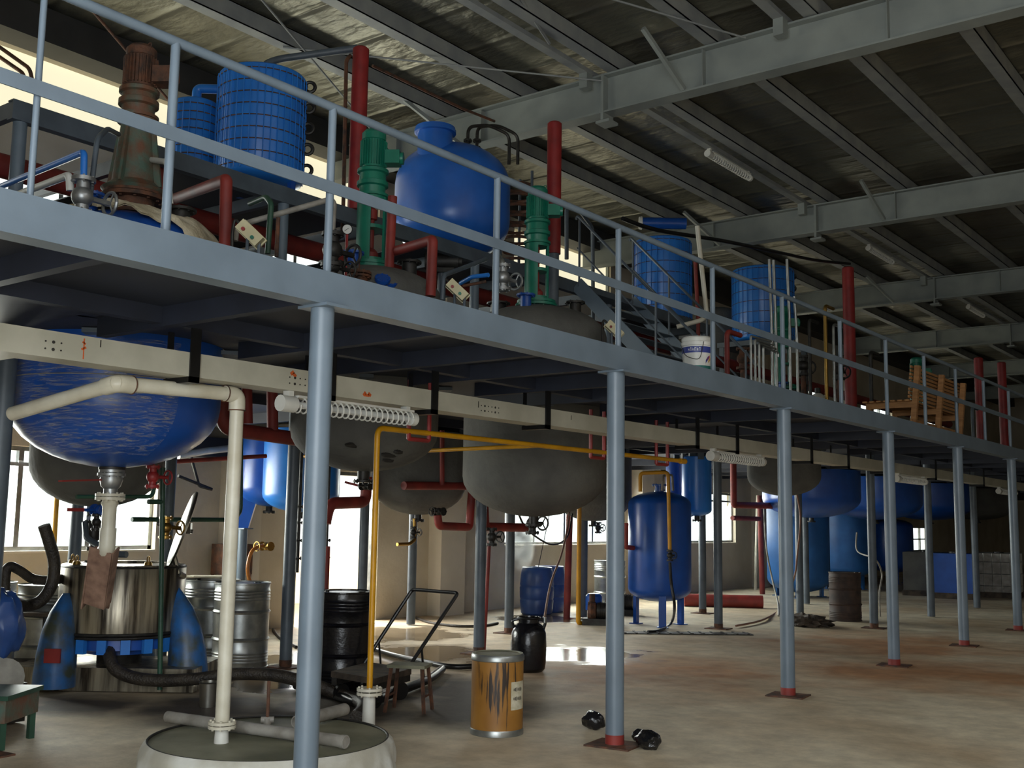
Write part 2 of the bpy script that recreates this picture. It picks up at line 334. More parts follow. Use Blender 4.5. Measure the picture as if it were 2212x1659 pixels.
    def build(s, name, material, parent=None, sharp=35, origin=None):
        me = bpy.data.meshes.new(name)
        if parent is not None: org = parent_world(parent)
        elif origin is not None: org = V(origin)
        else:
            lo = [min(v[i] for v in s.v) for i in range(3)]; hi = [max(v[i] for v in s.v) for i in range(3)]
            org = V(((lo[0]+hi[0])/2, (lo[1]+hi[1])/2, lo[2]))
        me.from_pydata([v-org for v in s.v], [], s.f)
        bm = bmesh.new(); bm.from_mesh(me); bmesh.ops.recalc_face_normals(bm, faces=bm.faces); bm.to_mesh(me); bm.free()
        me.shade_smooth()
        try: me.set_sharp_from_angle(angle=math.radians(sharp))
        except Exception: pass
        me.materials.append(M[material] if isinstance(material, str) else material)
        o = bpy.data.objects.new(name, me); COL.objects.link(o)
        if parent is not None: o.parent = parent
        else: o.location = org
        return o
def parent_world(p):
    t = V((0, 0, 0))
    while p is not None: t += p.location; p = p.parent
    return t
def tag(o, label, cat, group=None, kind=None):
    o['label'] = label; o['category'] = cat
    if group: o['group'] = group
    if kind: o['kind'] = kind
    return o
def thing(name, label, cat, loc, group=None):
    o = bpy.data.objects.new(name, None); COL.objects.link(o); o.location = loc; o.empty_display_size = .1
    return tag(o, label, cat, group)
def struct(name, mb, material, parent=None):
    o = mb.build(name, material, parent)
    if parent is None: o['kind'] = 'structure'
    return o
def dup(root, delta, label=None, group=None):
    r = root.copy(); COL.objects.link(r); r.location = root.location+V(delta)
    if label: r['label'] = label
    if group: r['group'] = group
    for ch in list(root.children):
        c = ch.copy(); COL.objects.link(c); c.parent = r
        for g in list(ch.children):
            d = g.copy(); COL.objects.link(d); d.parent = c
    return r

# ------------------------------------------------------------------ the setting
Y0, Y1, XR = -8.0, 46.0, 14.6
RS_ = 1.16                     # roof members, measured about the viewpoint
def SX(x): return CAM.x+(x-CAM.x)*RS_
def SY(y): return CAM.y+(y-CAM.y)*RS_
def SZ(z): return CAM.z+(z-CAM.z)*RS_
def S3(p): return V((SX(p[0]), SY(p[1]), SZ(p[2])))
RZ = 7.47
def slabwall(name, axis, pos, th, lo, hi, z0, z1, holes, material, label):
    us = sorted({lo, hi}|{h[0] for h in holes}|{h[1] for h in holes}); zs = sorted({z0, z1}|{h[2] for h in holes}|{h[3] for h in holes})
    b = MB()
    for i in range(len(us)-1):
        for j in range(len(zs)-1):
            u, z = (us[i]+us[i+1])/2, (zs[j]+zs[j+1])/2
            if any(h[0] < u < h[1] and h[2] < z < h[3] for h in holes): continue
            if axis == 'X': b.b2((pos, us[i], zs[j]), (pos+th, us[i+1], zs[j+1]))
            else: b.b2((us[i], pos, zs[j]), (us[i+1], pos+th, zs[j+1]))
    return tag(struct(name, b, material), label, 'wall')
DOOR = (4.1, 5.79, 0, 2.28)
STRIP = [(-4.4, 5.6), (9.2, 12.6)]
holes = [(a, b, 6.2, 7.05) for a, b in STRIP]+[(a, b, 1.13, 2.34) for a, b in LOWWIN]+[(a, b, 4.2, 5.52) for a, b in HIGHWIN]+[(31.5, 34.4, .74, 1.6)]+[DOOR]
slabwall('wall_back', 'X', WX-.24, .24, Y0, Y1, -.1, RZ+.1, holes, 'wall', 'plastered back wall with windows behind the tanks')
slabwall('wall_front', 'Y', Y0-.2, .2, WX-.24, XR+.2, -.1, RZ+.1, [(1.5, 6.5, 0, 4.6)], 'wall', 'plastered end wall behind the viewpoint')  # opening added so the fill light behind the viewpoint gets in
slabwall('wall_far', 'Y', Y1, .2, WX-.24, XR+.2, -.1, RZ+.1, [], 'wall', 'plastered wall at the far end of the hall')
slabwall('wall_right', 'X', XR, .2, Y0, Y1, -.1, RZ+.1, [], 'wall', 'plastered wall along the open side of the hall')
tag(struct('floor', MB().b2((WX, Y0, -.12), (XR, Y1, 0)), 'floor'), 'stained concrete floor with wet brown patches', 'floor')
tag(struct('ceiling', MB().b2((WX, Y0, RZ), (XR, Y1, RZ+.06)), 'foil'), 'dull silver foil lined roof underside', 'ceiling')
tag(struct('ground', MB().b2((-40, -30, -.3), (WX-.24, 70, -.14)), 'sand'), 'pale sunlit yard outside the doorway', 'ground')
def window(n, a, b, z0, z1, mull, trans, label):
    w = thing('window_%d' % n, label, 'window', (WX-.12, (a+b)/2, z0)); w['kind'] = 'structure'
    x0, x1 = WX-.16, WX-.09; f = MB(); t = .05
    f.b2((x0, a, z0), (x1, b, z0+t)); f.b2((x0, a, z1-t), (x1, b, z1)); f.b2((x0, a, z0), (x1, a+t, z1)); f.b2((x0, b-t, z0), (x1, b, z1))
    k = max(1, round((b-a)/mull))
    for i in range(1, k):
        y = a+(b-a)*i/k; f.b2((x0, y-.03, z0+t), (x1, y+.03, z1-t))
    if trans: f.b2((x0+.005, a+t, z0+trans), (x1-.005, b-t, z0+trans+.045))
    f.build('window_frame', 'galv', w)
    MB().b2((x0+.03, a+.03, z0+.03), (x0+.035, b-.03, z1-.03)).build('pane', 'glass', w)
    MB().b2((WX-.09, a-.0, z0-.025), (WX+.03, b+.0, z0)).build('window_sill', 'walllight', w)
for i, (a, b) in enumerate(LOWWIN):
    window(i+1, a, b, 1.13, 2.34, .9, .98, ['overexposed window behind the stainless centrifuge', 'overexposed window behind the blue plastic drums', 'overexposed window behind the two hanging blue receivers'][i])
for i, (a, b) in enumerate(HIGHWIN): window(i+4, a, b, 4.2, 5.52, 1.0, 0, 'upper floor window number %d along the back wall' % (i+1))
window(13, 31.5, 34.4, .74, 1.6, .9, .4, 'small far window low on the back wall behind the liquid cubes')
d = thing('door_1', 'open bright doorway in the back wall', 'doorway', (WX-.12, 4.95, 0)); d['kind'] = 'structure'
MB().b2((WX-.2, 4.1, 0), (WX-.05, 4.16, 2.28)).b2((WX-.2, 5.73, 0), (WX-.05, 5.79, 2.28)).b2((WX-.2, 4.16, 2.22), (WX-.05, 5.73, 2.28)).build('door_frame', 'galv', d)
for n, (y, w) in enumerate([(2.95, .5), (7.3, .62), (13.7, .5), (19.6, .5), (25.6, .5)]):
    tag(struct('trim_%d' % (n+1), MB().b2((WX, y-w/2, 0), (WX+.28, y+w/2, 6.15)), 'walllight'), ['wall pilaster left of the open doorway', 'wall pilaster right of the open doorway', 'wall pilaster between the two right windows', 'wall pilaster past the last low window', 'wall pilaster far along the back wall'][n], 'pilaster')
tag(struct('trim_6', MB().b2((WX, Y0, 7.05), (WX+.42, Y1, 7.46)), 'gutter'), 'long dark eave beam along the top of the back wall', 'beam')
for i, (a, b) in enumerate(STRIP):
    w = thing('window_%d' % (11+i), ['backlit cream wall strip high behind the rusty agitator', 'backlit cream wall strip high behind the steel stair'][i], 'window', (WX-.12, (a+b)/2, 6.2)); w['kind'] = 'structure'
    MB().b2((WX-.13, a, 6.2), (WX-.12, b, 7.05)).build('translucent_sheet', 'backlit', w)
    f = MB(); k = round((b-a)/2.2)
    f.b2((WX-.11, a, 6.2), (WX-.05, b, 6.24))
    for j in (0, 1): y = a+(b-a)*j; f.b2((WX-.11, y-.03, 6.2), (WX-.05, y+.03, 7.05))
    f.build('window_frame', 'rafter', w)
tag(struct('trim_7', MB().b2((WX, 1.9, 2.35), (WX+.3, 4.0, 2.6)), 'under'), 'dark lintel over the wall left of the doorway', 'lintel')

# roof steel
ORD = ['first', 'second', 'third', 'fourth', 'fifth', 'sixth', 'seventh', 'eighth', 'ninth', 'tenth', 'eleventh', 'twelfth', 'thirteenth', 'fourteenth', 'fifteenth', 'sixteenth', 'seventeenth', 'eighteenth', 'nineteenth', 'twentieth']
for k, y in enumerate([SY(3.0+6*i) for i in range(6)]):
    t = thing('roof_rafter', 'pale grey steel roof rafter, %s from the camera' % ORD[k], 'rafter', (0, y, SZ(6)), 'steel roof rafters')
    MB().b2((WX, y-.006, SZ(6.02)), (XR, y+.006, SZ(6.42))).build('web', 'rafter', t)
    MB().b2((WX, y-.11, SZ(6.0)), (XR, y+.11, SZ(6.02))).build('flange', 'rafter', t)
    MB().b2((WX, y-.11, SZ(6.42)), (XR, y+.11, SZ(6.44))).build('flange', 'rafter', t)
    for x in (SX(-2.0), 6.5):
        MB().b2((x-.02, y-.12, SZ(5.92)), (x+.02, y+.12, SZ(6.44))).build('splice_plate', 'rafter', t)
        MB().b2((x-.1, y-.11, SZ(5.89)), (x+.1, y+.11, SZ(5.92))).build('splice_foot', 'rafter', t)
    for x in (-6.6, -5.0, -1.6, .6, 2.6, 4.6): MB().b2((x-.005, y-.09, SZ(6.02)), (x+.005, y+.09, SZ(6.42))).build('stiffener', 'rafter', t)
PX = [SX(x) for x in (-4.35, -3.2, -1.87, -.69, .38, 1.5, 2.65, 3.8, 4.95, 6.1, 7.25)]
for k, x in enumerate(PX):
    b = MB(); z0, z1 = SZ(6.45), SZ(6.635); b.b2((x-.085, Y0, z0), (x+.085, Y1, z0+.012)); b.b2((x+.073, Y0, z0), (x+.085, Y1, z1)); b.b2((x-.085, Y0, z1-.012), (x+.085, Y1, z1))
    tag(b.build('roof_purlin', 'purlin'), 'long roof purlin running into depth, %s from the back wall' % ORD[k], 'purlin', 'roof purlins')
for k, (y, x, dx) in enumerate([(3, -1.0, -.1), (9, -.95, -.1), (3, -4.0, -.35), (9, -3.6, -.3), (15, -2.8, -.3)]):
    b = MB(); b.beam(S3((x, y-.1, 6.03)), S3((x+dx, y-.75, 6.47)), .05, .05)
    tag(b.build('fly_brace', 'rafter'), ['short brace on the nearest rafter above the open hall', 'short brace on the second rafter above the open hall', 'short brace on the nearest rafter above the blue round vessel', 'short brace on the second rafter above the mezzanine', 'short brace on the third rafter above the mezzanine'][k], 'brace')
for k, (p, q, r) in enumerate([((-2.0, 2.9, 6.36), (-4.35, .4, 6.44), .012), ((-.3, 2.9, 6.4), (-1.87, -.5, 6.44), .012), ((-1.5, .2, 6.6), (-2.0, 1.9, 6.42), .02), ((-3.2, -1.5, 6.5), (-5.2, 2.9, 6.2), .012), ((-4.5, -2.4, 6.55), (-5.9, .9, 5.6), .016)]):
    tag(MB().cyl(S3(p), S3(q), r, n=8).build('bracing_rod', 'purlin' if k < 4 else 'rust'), ['thin bracing rod crossing left of the nearest rafter splice', 'thin bracing rod above the middle of the nearest rafter', 'short flat tie hanging under the roof before the nearest rafter', 'thin bracing rod above the big wire wrapped tank', 'brown bracing rod in front of the bright roof corner'][k], 'rod')
# cable channels that carry the roof lamps
for k, (x, a, b) in enumerate([(SX(-2.17), Y0, 44), (SX(.1), Y0, SY(3.1))]):
    t = thing('lamp_channel', ['long lamp channel under the roof above the mezzanine edge', 'short lamp channel under the roof ending at the nearest rafter'][k], 'channel', (x, (a+b)/2, SZ(6.45)))
    MB().b2((x-.06, a, SZ(6.45)), (x+.06, b, SZ(6.5))).build('channel', 'purlin', t)
    for y in (3.0, 9.0, 15.0)[:3 if k == 0 else 1]: MB().b2((x-.06, SY(y)-.26, SZ(6.28)), (x+.06, SY(y)-.13, SZ(6.45))).build('bracket', 'rafter', t)

# ------------------------------------------------------------------ lamps with a spiral guard
def spiral(p, q, r, turns, wire, n=14):
    p = V(p); q = V(q); u, w, d = frame(q-p); L_ = (q-p).length; pts = []
    for i in range(turns*n+1):
        a = 2*math.pi*i/n; pts.append(p+d*(L_*i/(turns*n))+(u*math.cos(a)+w*math.sin(a))*r)
    return MB().tube(pts, wire, 5)
def tube_lamp(x, y, z, length, label, group, turns=18, up=.07):
    t = thing('tube_lamp', label, 'lamp', (x, y, z), group)
    a, b = y-length/2, y+length/2
    MB().cyl((x, a, z), (x, a+.12, z), .055).build('end_cap', 'white', t); MB().cyl((x, b-.05, z), (x, b, z), .05).build('end_cap', 'white', t)
    MB().cyl((x, a+.12, z), (x, b-.05, z), .022).build('tube', 'glasswhite', t)
    spiral((x, a+.14, z), (x, b-.06, z), .052, turns, .006).build('spiral_guard', 'white', t)
    for e in (a+.05, b-.12): MB().b2((x-.03, e, z+.05), (x+.03, e+.04, z+up)).build('bracket', 'white', t)
    MB().b2((x-.045, a+.12, z+.045), (x+.045, b-.05, z+.06)).build('reflector', 'white', t)
    return t
tube_lamp(SX(-2.17), SY(6.35), SZ(6.37), 1.5, 'caged tube lamp under the roof, nearest the camera', 'roof tube lamps', 18, .09)
for k, y in enumerate([12.35, 18.6, 24.6]): tube_lamp(SX(-2.17), SY(y), SZ(6.37), 1.5, 'caged tube lamp under the roof, %s from the camera' % ORD[k+1], 'roof tube lamps', 18, .09)
for k, (y, l_) in enumerate([(-1.4, 1.3), (4.7, 1.35), (10.9, 1.45), (17.0, 1.4)]):
    tube_lamp(-1.3, y, 2.3, l_, 'caged tube lamp under the beige cable tray, %s from the camera' % ORD[k], 'tray tube lamps', 20, .085)

# ------------------------------------------------------------------ mezzanine
CY = [-2.90, 0.0, 3.0, 5.95, 8.77, 11.75, 14.75, 17.75, 20.75, 23.75]
BZ, DZ = 2.66, 2.835
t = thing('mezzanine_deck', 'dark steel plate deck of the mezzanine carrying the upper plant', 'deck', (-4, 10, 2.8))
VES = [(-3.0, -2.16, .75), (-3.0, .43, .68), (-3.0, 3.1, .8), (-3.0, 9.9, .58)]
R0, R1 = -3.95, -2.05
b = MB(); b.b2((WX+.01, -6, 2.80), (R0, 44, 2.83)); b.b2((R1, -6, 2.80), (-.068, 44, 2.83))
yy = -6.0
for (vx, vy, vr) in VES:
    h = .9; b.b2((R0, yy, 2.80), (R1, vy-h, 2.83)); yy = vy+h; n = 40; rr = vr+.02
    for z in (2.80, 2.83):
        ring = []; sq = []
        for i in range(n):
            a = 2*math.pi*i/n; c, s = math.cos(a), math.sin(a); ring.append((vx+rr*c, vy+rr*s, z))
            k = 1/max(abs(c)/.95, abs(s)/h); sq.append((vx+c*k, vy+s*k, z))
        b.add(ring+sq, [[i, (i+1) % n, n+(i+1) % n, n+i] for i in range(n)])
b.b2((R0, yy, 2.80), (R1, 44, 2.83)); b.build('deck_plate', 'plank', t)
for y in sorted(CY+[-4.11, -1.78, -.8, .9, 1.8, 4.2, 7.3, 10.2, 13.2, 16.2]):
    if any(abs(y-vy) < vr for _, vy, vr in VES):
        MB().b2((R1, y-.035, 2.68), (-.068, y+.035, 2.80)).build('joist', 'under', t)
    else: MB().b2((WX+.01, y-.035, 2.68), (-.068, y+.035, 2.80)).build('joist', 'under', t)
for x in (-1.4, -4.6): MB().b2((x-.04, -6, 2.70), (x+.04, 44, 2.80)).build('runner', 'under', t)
t = thing('edge_beam', 'grey blue steel channel along the mezzanine front edge', 'beam', (0, 10, BZ))
MB().b2((.05, -6, BZ), (.062, 44, DZ)).build('web', 'steel', t)
MB().b2((-.065, -6, DZ-.012), (.05, 44, DZ)).b2((-.065, -6, BZ), (.05, 44, BZ+.012)).build('flange', 'steel', t)
def column(name, x, y, z0, z1, r, label, group, plate=True, collar=True, material='steel', cap=True):
    t = thing(name, label, 'column', (x, y, z0), group)
    MB().cyl((x, y, z0+.012), (x, y, z1-(.015 if cap else 0)), r, n=28).build('shaft', material, t)
    if collar: MB().lathe((x, y, z0+.013), [(r+.002, 0), (r+.002, .065)], 28, cap=False).build('painted_collar', 'redpipe' if material == 'steel' else 'rust', t)
    if plate: MB().box((x, y, z0+.006), (.34, .3, .012), .12).build('base_plate', 'rust', t)
    if cap: MB().box((x, y, z1-.0075), (.22, .15, .015)).build('cap_plate', 'steel', t)
    return t
cl = ['grey front column nearest the camera beside the round pit cover', 'grey front column with black lumps at its foot', 'grey front column, third from the camera', 'grey front column, fourth from the camera', 'grey front column, fifth from the camera', 'grey front column, sixth from the camera at the right edge']
for k, y in enumerate(CY[:10]):
    column('support_column', 0, y, 0, BZ, .0655 if k else .062, cl[k] if k < 6 else 'grey front column beyond the right edge, %s of the row' % ORD[k], 'front columns')
INNER = [(-2.90, -3.06, 'grey column at the left edge beside the blue wrapped vessel', 1), (-4.78, 1.15, 'dark column right of the shiny steel drums', 1), (-4.08, 3.51, 'grey column behind the kraft fibre drum', 1), (-7.06, 5.57, 'grey column right of the doorway with a puddle at its foot', 0),
 (-5.28, 5.66, 'grey column left of the steaming blue drum', 1), (-3.48, 8.51, 'dark column right of the standing blue tank', 1), (-5.0, 10.92, 'grey column under the first hanging blue receiver', 1), (-3.68, 12.08, 'brown column in front of the tall pale blue tank', 0), (-1.78, 10.41, 'inner column right of the rusty dark drum', 1),
 (-1.78, 13.33, 'inner column before the far blue cubes', 0), (-1.78, 16.3, 'inner column before the pale liquid cube', 0), (-6.5, -.3, 'grey column in front of the left window', 0), (-5.9, .4, 'dark column behind the open centrifuge lid', 1), (-6.6, 4.07, 'dark column in the bright doorway', 0), (-5.95, 8.55, 'thin grey column behind the yellow riser', 0), (-4.6, 14.6, 'dark column left of the second pale tank', 0)]
for x, y, lb, c in INNER: column('support_column', x, y, 0, 2.8, .065, lb, 'inner columns', plate=bool(c), collar=bool(c), material='steel_dark')
# guard rail
t = thing('guard_rail', 'grey pipe guard rail along the mezzanine edge', 'railing', (0, 10, DZ))
py = [-4.53, -3.88, -2.88, -1.44, .03, 1.55, 3.0, 4.5, 5.95, 7.4, 8.8, 10.25, 11.75, 13.2, 14.75, 16.2, 17.75, 19.2, 20.75]
RT_Z = 3.755
for y in py: MB().cyl((0, y, DZ), (0, y, RT_Z), .022 if y > -4 else .014, n=14).build('post', 'steel', t)
MB().tube([(0, -6, RT_Z), (0, 40, RT_Z)], .024, 14).build('top_rail', 'steel', t)
MB().b2((.018, -6, 3.27), (.026, 40, 3.335)).build('mid_rail', 'steel', t)
# cable tray
TX = -1.25
t = thing('cable_tray', 'beige metal cable tray hung below the mezzanine', 'tray', (TX, 5, 2.38))
segs = [(-3.78, -2.80), (-2.74, -1.68), (-1.62, -.62), (-.56, .86), (.92, 3.60), (3.66, 4.55), (4.62, 6.7), (6.77, 8.0), (8.07, 9.6), (9.67, 12), (12.07, 15), (15.07, 19), (19.07, 24)]
for a, bb in segs: MB().b2((TX-.2, a, 2.385), (TX, bb, 2.53)).build('trough', 'tray', t)
MB().b2((-5.0, -3.98, 2.385), (TX, -3.78, 2.53)).build('trough', 'tray', t)
for a, bb in zip(segs[:-1], segs[1:]):
    y = (a[1]+bb[0])/2
    s = MB(); s.b2((TX-.25, y-.035, 2.35), (TX+.012, y+.035, 2.385)); s.b2((TX+.0, y-.035, 2.35), (TX+.012, y+.035, 2.68)); s.b2((TX-.25, y-.02, 2.35), (TX-.238, y+.02, 2.68)); s.build('hanger_strap', 'black', t)
s = MB()
for y0 in (-3.72, -2.02, -.02):
    for i in range(3 if y0 < -3 else 6):
        for z in (2.43, 2.47): s.cyl((TX, y0+i*.045, z), (TX+.003, y0+i*.045, z), .009 if i % 3 == 1 else .005, n=8)
for i in range(3):
    for z in (2.43, 2.47): s.cyl((TX-.06-i*.04, -3.98, z), (TX-.06-i*.04, -3.983, z), .008, n=8)
s.build('knockout_holes', 'ink', t)
for marks in ([(-3.497, 2.4575, 0, .006, .115), (-3.497, 2.46, .5, .03, .012), (-3.497, 2.49, -.5, .022, .01)], [(-1.33, 2.43, .9, .032, .022), (-1.305, 2.422, 0, .04, .02), (-1.28, 2.43, -.6, .032, .022)], [(-2.0, 2.5, .7, .032, .022), (-1.98, 2.488, -.6, .032, .022)]):
    s = MB()
    for y, z, a_, w_, h_ in marks: s.box((TX+.001, y, z), (.002, w_, h_), 0, a_)
    s.build('marker_scrawl', 'orange', t)
s = MB(); s.b2((TX, -3.40, 2.48), (TX+.002, -3.394, 2.52)); s.b2((TX, -.06, 2.45), (TX+.002, -.054, 2.5)); s.b2((TX, 1.25, 2.46), (TX+.002, 1.256, 2.5)); s.build('marker_line', 'ink', t)

# ------------------------------------------------------------------ vessels
def dish(r, z, depth, up, n=8):
    """profile of an elliptical head from the axis out to the wall (or back)"""
    pts = [(r*math.sin(math.pi/2*i/n), z+(depth if up else -depth)*math.cos(math.pi/2*i/n)) for i in range(n+1)]
    return pts
def shell(x, y, r, zb, zs0, zs1, zt, n=48):
    return MB().lathe((x, y, 0), dish(r, zs0, zs0-zb, False)+dish(r, zs1, zt-zs1, True)[::-1], n)
def flange(b, p, axis, r, th=.02, bolts=8, br=.008):
    p = V(p); u, w, d = frame(axis); b.cyl(p, p+d*th, r, n=20)
    for i in range(bolts):
        a = 2*math.pi*i/bolts; c = p+(u*math.cos(a)+w*math.sin(a))*r*.82; b.cyl(c-d*.01, c+d*(th+.01), br, n=6)
    return b
def reactor(x, y, r, zb, zs0, zs1, zt, material, label, nozzles=True, drop=.1):
    t = thing('reactor_vessel', label, 'vessel', (x, y, zb))
    shell(x, y, r, zb, zs0, zs1, zt).build('shell', material, t)
    b = MB(); b.cyl((x, y, zb-drop+.01), (x, y, zb+.03), .055); flange(b, (x, y, zb-drop), (0, 0, 1), .095); b.build('outlet_nozzle', 'iron', t)
    if nozzles:
        for k, (a, rr, nr) in enumerate([(.6, .55, .07), (2.2, .6, .06), (3.6, .55, .09), (5.1, .6, .06)]):
            px_, py_ = x+r*rr*math.cos(a), y+r*rr*math.sin(a); z = zs1+(zt-zs1)*math.sqrt(1-rr*rr)-.02
            b = MB(); b.cyl((px_, py_, z), (px_, py_, z+.12), nr); flange(b, (px_, py_, z+.12), (0, 0, 1), nr+.045); b.build('dome_nozzle', 'bluedark' if k % 2 else 'iron', t)
    for a in (.8, 2.4, 3.9, 5.5):
        c, s = math.cos(a), math.sin(a); b = MB(); b.beam((x+c*r*.98, y+s*r*.98, 2.78), (x+c*(r+.12), y+s*(r+.12), 2.78), .12, .03)
        b.build('support_lug', 'steel_dark', t)
    return t
v1 = reactor(-3.0, -2.16, .75, 1.90, 2.36, 3.42, 3.80, 'bluedark', 'big blue reactor vessel wrapped in crinkled plastic at left', drop=.015)
b = MB(); n = 26; rows = []
for i in range(15):
    f = i/14; row = []
    for j in range(n):
        a = -1.75+1.75*j/(n-1)
        # follows the lower head then the wall
        tt = math.pi/2*(.38+.62*min(1, f*1.5)); z = 2.36-.46*math.cos(tt)+(max(0, f-.667)*1.2); rr = .75*math.sin(tt)+.008
        row.append(V((-3.0+rr*math.cos(a), -2.16+rr*math.sin(a), z)))
    rows.append(row)
b.loft(rows, False, False); b.build('plastic_wrap', 'wrap', v1)
b = MB()
for z, rr in ((2.5, .756), ): b.torus((-3.0, -2.16, z), rr, .004, n=48)
b.build('wrap_cord', 'pvcdirty', v1)
v2 = reactor(-3.0, .43, .68, 1.99, 2.36, 3.62, 3.9, 'insul', 'grey coated reactor vessel above the doorway with scuffed patches')
for a, z, w in ((-.95, 2.19, .09), (-.35, 2.12, .10), (-.22, 2.15, .06), (-.28, 2.08, .07)):
    tt = math.asin(min(1, math.sqrt(max(0, 1-((2.36-z)/.37)**2)))); rr = .68*math.sin(tt)+.003; c = V((-3.0+rr*math.cos(a), .43+rr*math.sin(a), z)); MB().blob(c, (.02, w, .022), w*9, .4, 6).build('scuff_patch', 'ink', v2)
v3 = reactor(-3.0, 3.1, .80, 1.61, 2.05, 3.62, 3.98, 'insul', 'largest grey coated reactor vessel, over the blue drums')
v5 = reactor(-3.0, 9.9, .58, 2.03, 2.35, 3.5, 3.75, 'insul', 'far grey coated vessel bottom behind the third front column')
def hanging(x, y, r, zb, zs0, material, label, top=2.665):
    t = thing('hanging_vessel', label, 'vessel', (x, y, zb))
    shell(x, y, r, zb, zs0, top-.02, top, 40).build('shell', material, t)
    b = MB(); b.cyl((x, y, zb-.07), (x, y, zb+.03), .045); flange(b, (x, y, zb-.08), (0, 0, 1), .08); b.build('outlet_nozzle', 'iron', t)
    for a in (.8, 2.4, 3.9, 5.5): MB().box((x+r*.9*math.cos(a), y+r*.9*math.sin(a), 2.7), (.06, .1, .2), a).build('hanger_lug', 'steel_dark', t)
    return t
hanging(-5.25, -.87, .61, 1.63, 2.03, 'insul', 'grey vessel hanging behind the blue wrapped one')
hanging(-5.2, 3.62, .60, 1.62, 2.0, 'insul', 'grey vessel hanging left of the largest grey reactor')
hanging(-5.6, 8.3, .62, 1.58, 1.95, 'insul', 'dark grey vessel behind the nearest front column pair')
tA = hanging(-6.15, 2.5, .475, 1.63, 1.85, 'blue', 'blue vertical vessel hanging in front of the doorway')
tB = hanging(-7.0, 2.72, .41, 1.7, 1.95, 'bluedark', 'blue vessel with a saddle leg hanging near the back wall')
RS = V((.7948, .6069, 0)); TO = V((.6069, -.7948, 0)); sc_ = V((-7.0, 2.72, 0))-RS*.30+TO*.08
MB().prism([sc_+RS*u+V((0, 0, z)) for u, z in ((-.1, 1.98), (.16, 1.76), (.07, 1.42), (-.07, 1.42))], TO*.06).build('saddle_leg', 'bluedark', tB)
sc_ += TO*.03; column('support_column', sc_.x, sc_.y, 0, 1.42, .06, 'thin grey column below the blue tank bracket', 'inner columns', True, True)
hanging(-5.0, 10.15, .26, 1.66, 1.76, 'bluedark', 'left one of two slim blue hanging receivers')
hanging(-4.25, 9.3, .24, 1.69, 1.79, 'blue', 'right one of two slim blue hanging receivers')
hanging(-4.3, 14.2, .95, 1.72, 2.1, 'bluedark', 'large dark blue hanging vessel beyond the grey one')
hanging(-4.2, 17.6, 1.0, 1.72, 2.1, 'bluedark', 'large dark blue hanging vessel left of the fifth front column')
hanging(-4.2, 21.6, 1.0, 1.75, 2.1, 'bluedark', 'large dark blue hanging vessel right of the fifth front column')
hanging(-4.0, 25.2, .9, 1.8, 2.1, 'insul', 'dim grey hanging vessel at the far end')
def standing(name, x, y, r, z0, zs0, zs1, zt, material, label, legs=3, a0=.3, extras=True):
    t = thing(name, label, 'tank', (x, y, 0))
    shell(x, y, r, z0, zs0, zs1, zt, 44).build('shell', material, t)
    for k in range(legs):
        a = a0+2*math.pi*k/legs; c, s = math.cos(a), math.sin(a)
        b = MB(); b.beam((x+c*r*.82, y+s*r*.82, 0), (x+c*r*.82, y+s*r*.82, zs0+.1), .11, .05, (c, s, 0)); b.box((x+c*r*.82, y+s*r*.82, .006), (.16, .16, .012), a); b.build('leg', material, t)
    if extras:
        b = MB(); b.cyl((x, y, zt-.04), (x, y, zt+.1), .07); flange(b, (x, y, zt+.09), (0, 0, 1), .12); b.build('top_nozzle', material, t)
    return t
st = standing('receiver_tank', -4.4, 8.35, .49, .36, .56, 1.86, 2.06, 'bluedark', 'shiny blue standing tank with yellow pipe on top', 3, -.95)
b = MB(); b.box(onX(1412, 960, -3.98), (.004, .02, .07)); b.build('name_plate', 'brass', st)
standing('storage_tank', -5.64, 16.7, .68, .1, .4, 2.25, 2.6, 'bluelight', 'tall pale blue tank standing by the back wall', 3, -1.2)
standing('storage_tank', -5.9, 20.3, .62, .3, .55, 2.2, 2.5, 'bluelight', 'pale blue tank behind the rusty dark drum', 3, -1.0)
standing('storage_tank', -6.2, 24.6, .6, .3, .55, 1.6, 1.8, 'bluedark', 'dark blue tank far behind the pale liquid cube', 3, -1.0)

# ------------------------------------------------------------------ pipework helpers
def pipe(name, pts, r, material, label, cat='pipe', group=None, bend=.08, n=12, flanges=(), valves=()):
    pts = [V(p) for p in pts]
    t = thing(name, label, cat, pts[0], group)
    MB().tube(pts, r, n, bend).build('run', material, t)
    for (p, ax, fr) in flanges: b = MB(); flange(b, p, ax, fr); b.build('flange', material, t)
    return t
def hosep(name, pts, r, material, label, ribs=False, group=None):
    pts = [V(p) for p in pts]; out = []
    for i in range(len(pts)-1):
        p0 = pts[max(0, i-1)]; p1 = pts[i]; p2 = pts[i+1]; p3 = pts[min(len(pts)-1, i+2)]
        for k in range(8):
            s = k/8; out.append(.5*((2*p1)+(p2-p0)*s+(2*p0-5*p1+4*p2-p3)*s*s+(3*p1-p0-3*p2+p3)*s**3))
    out.append(pts[-1])
    return tag(MB().tube(out, r, 12).build(name, material, origin=pts[0]), label, 'hose', group)
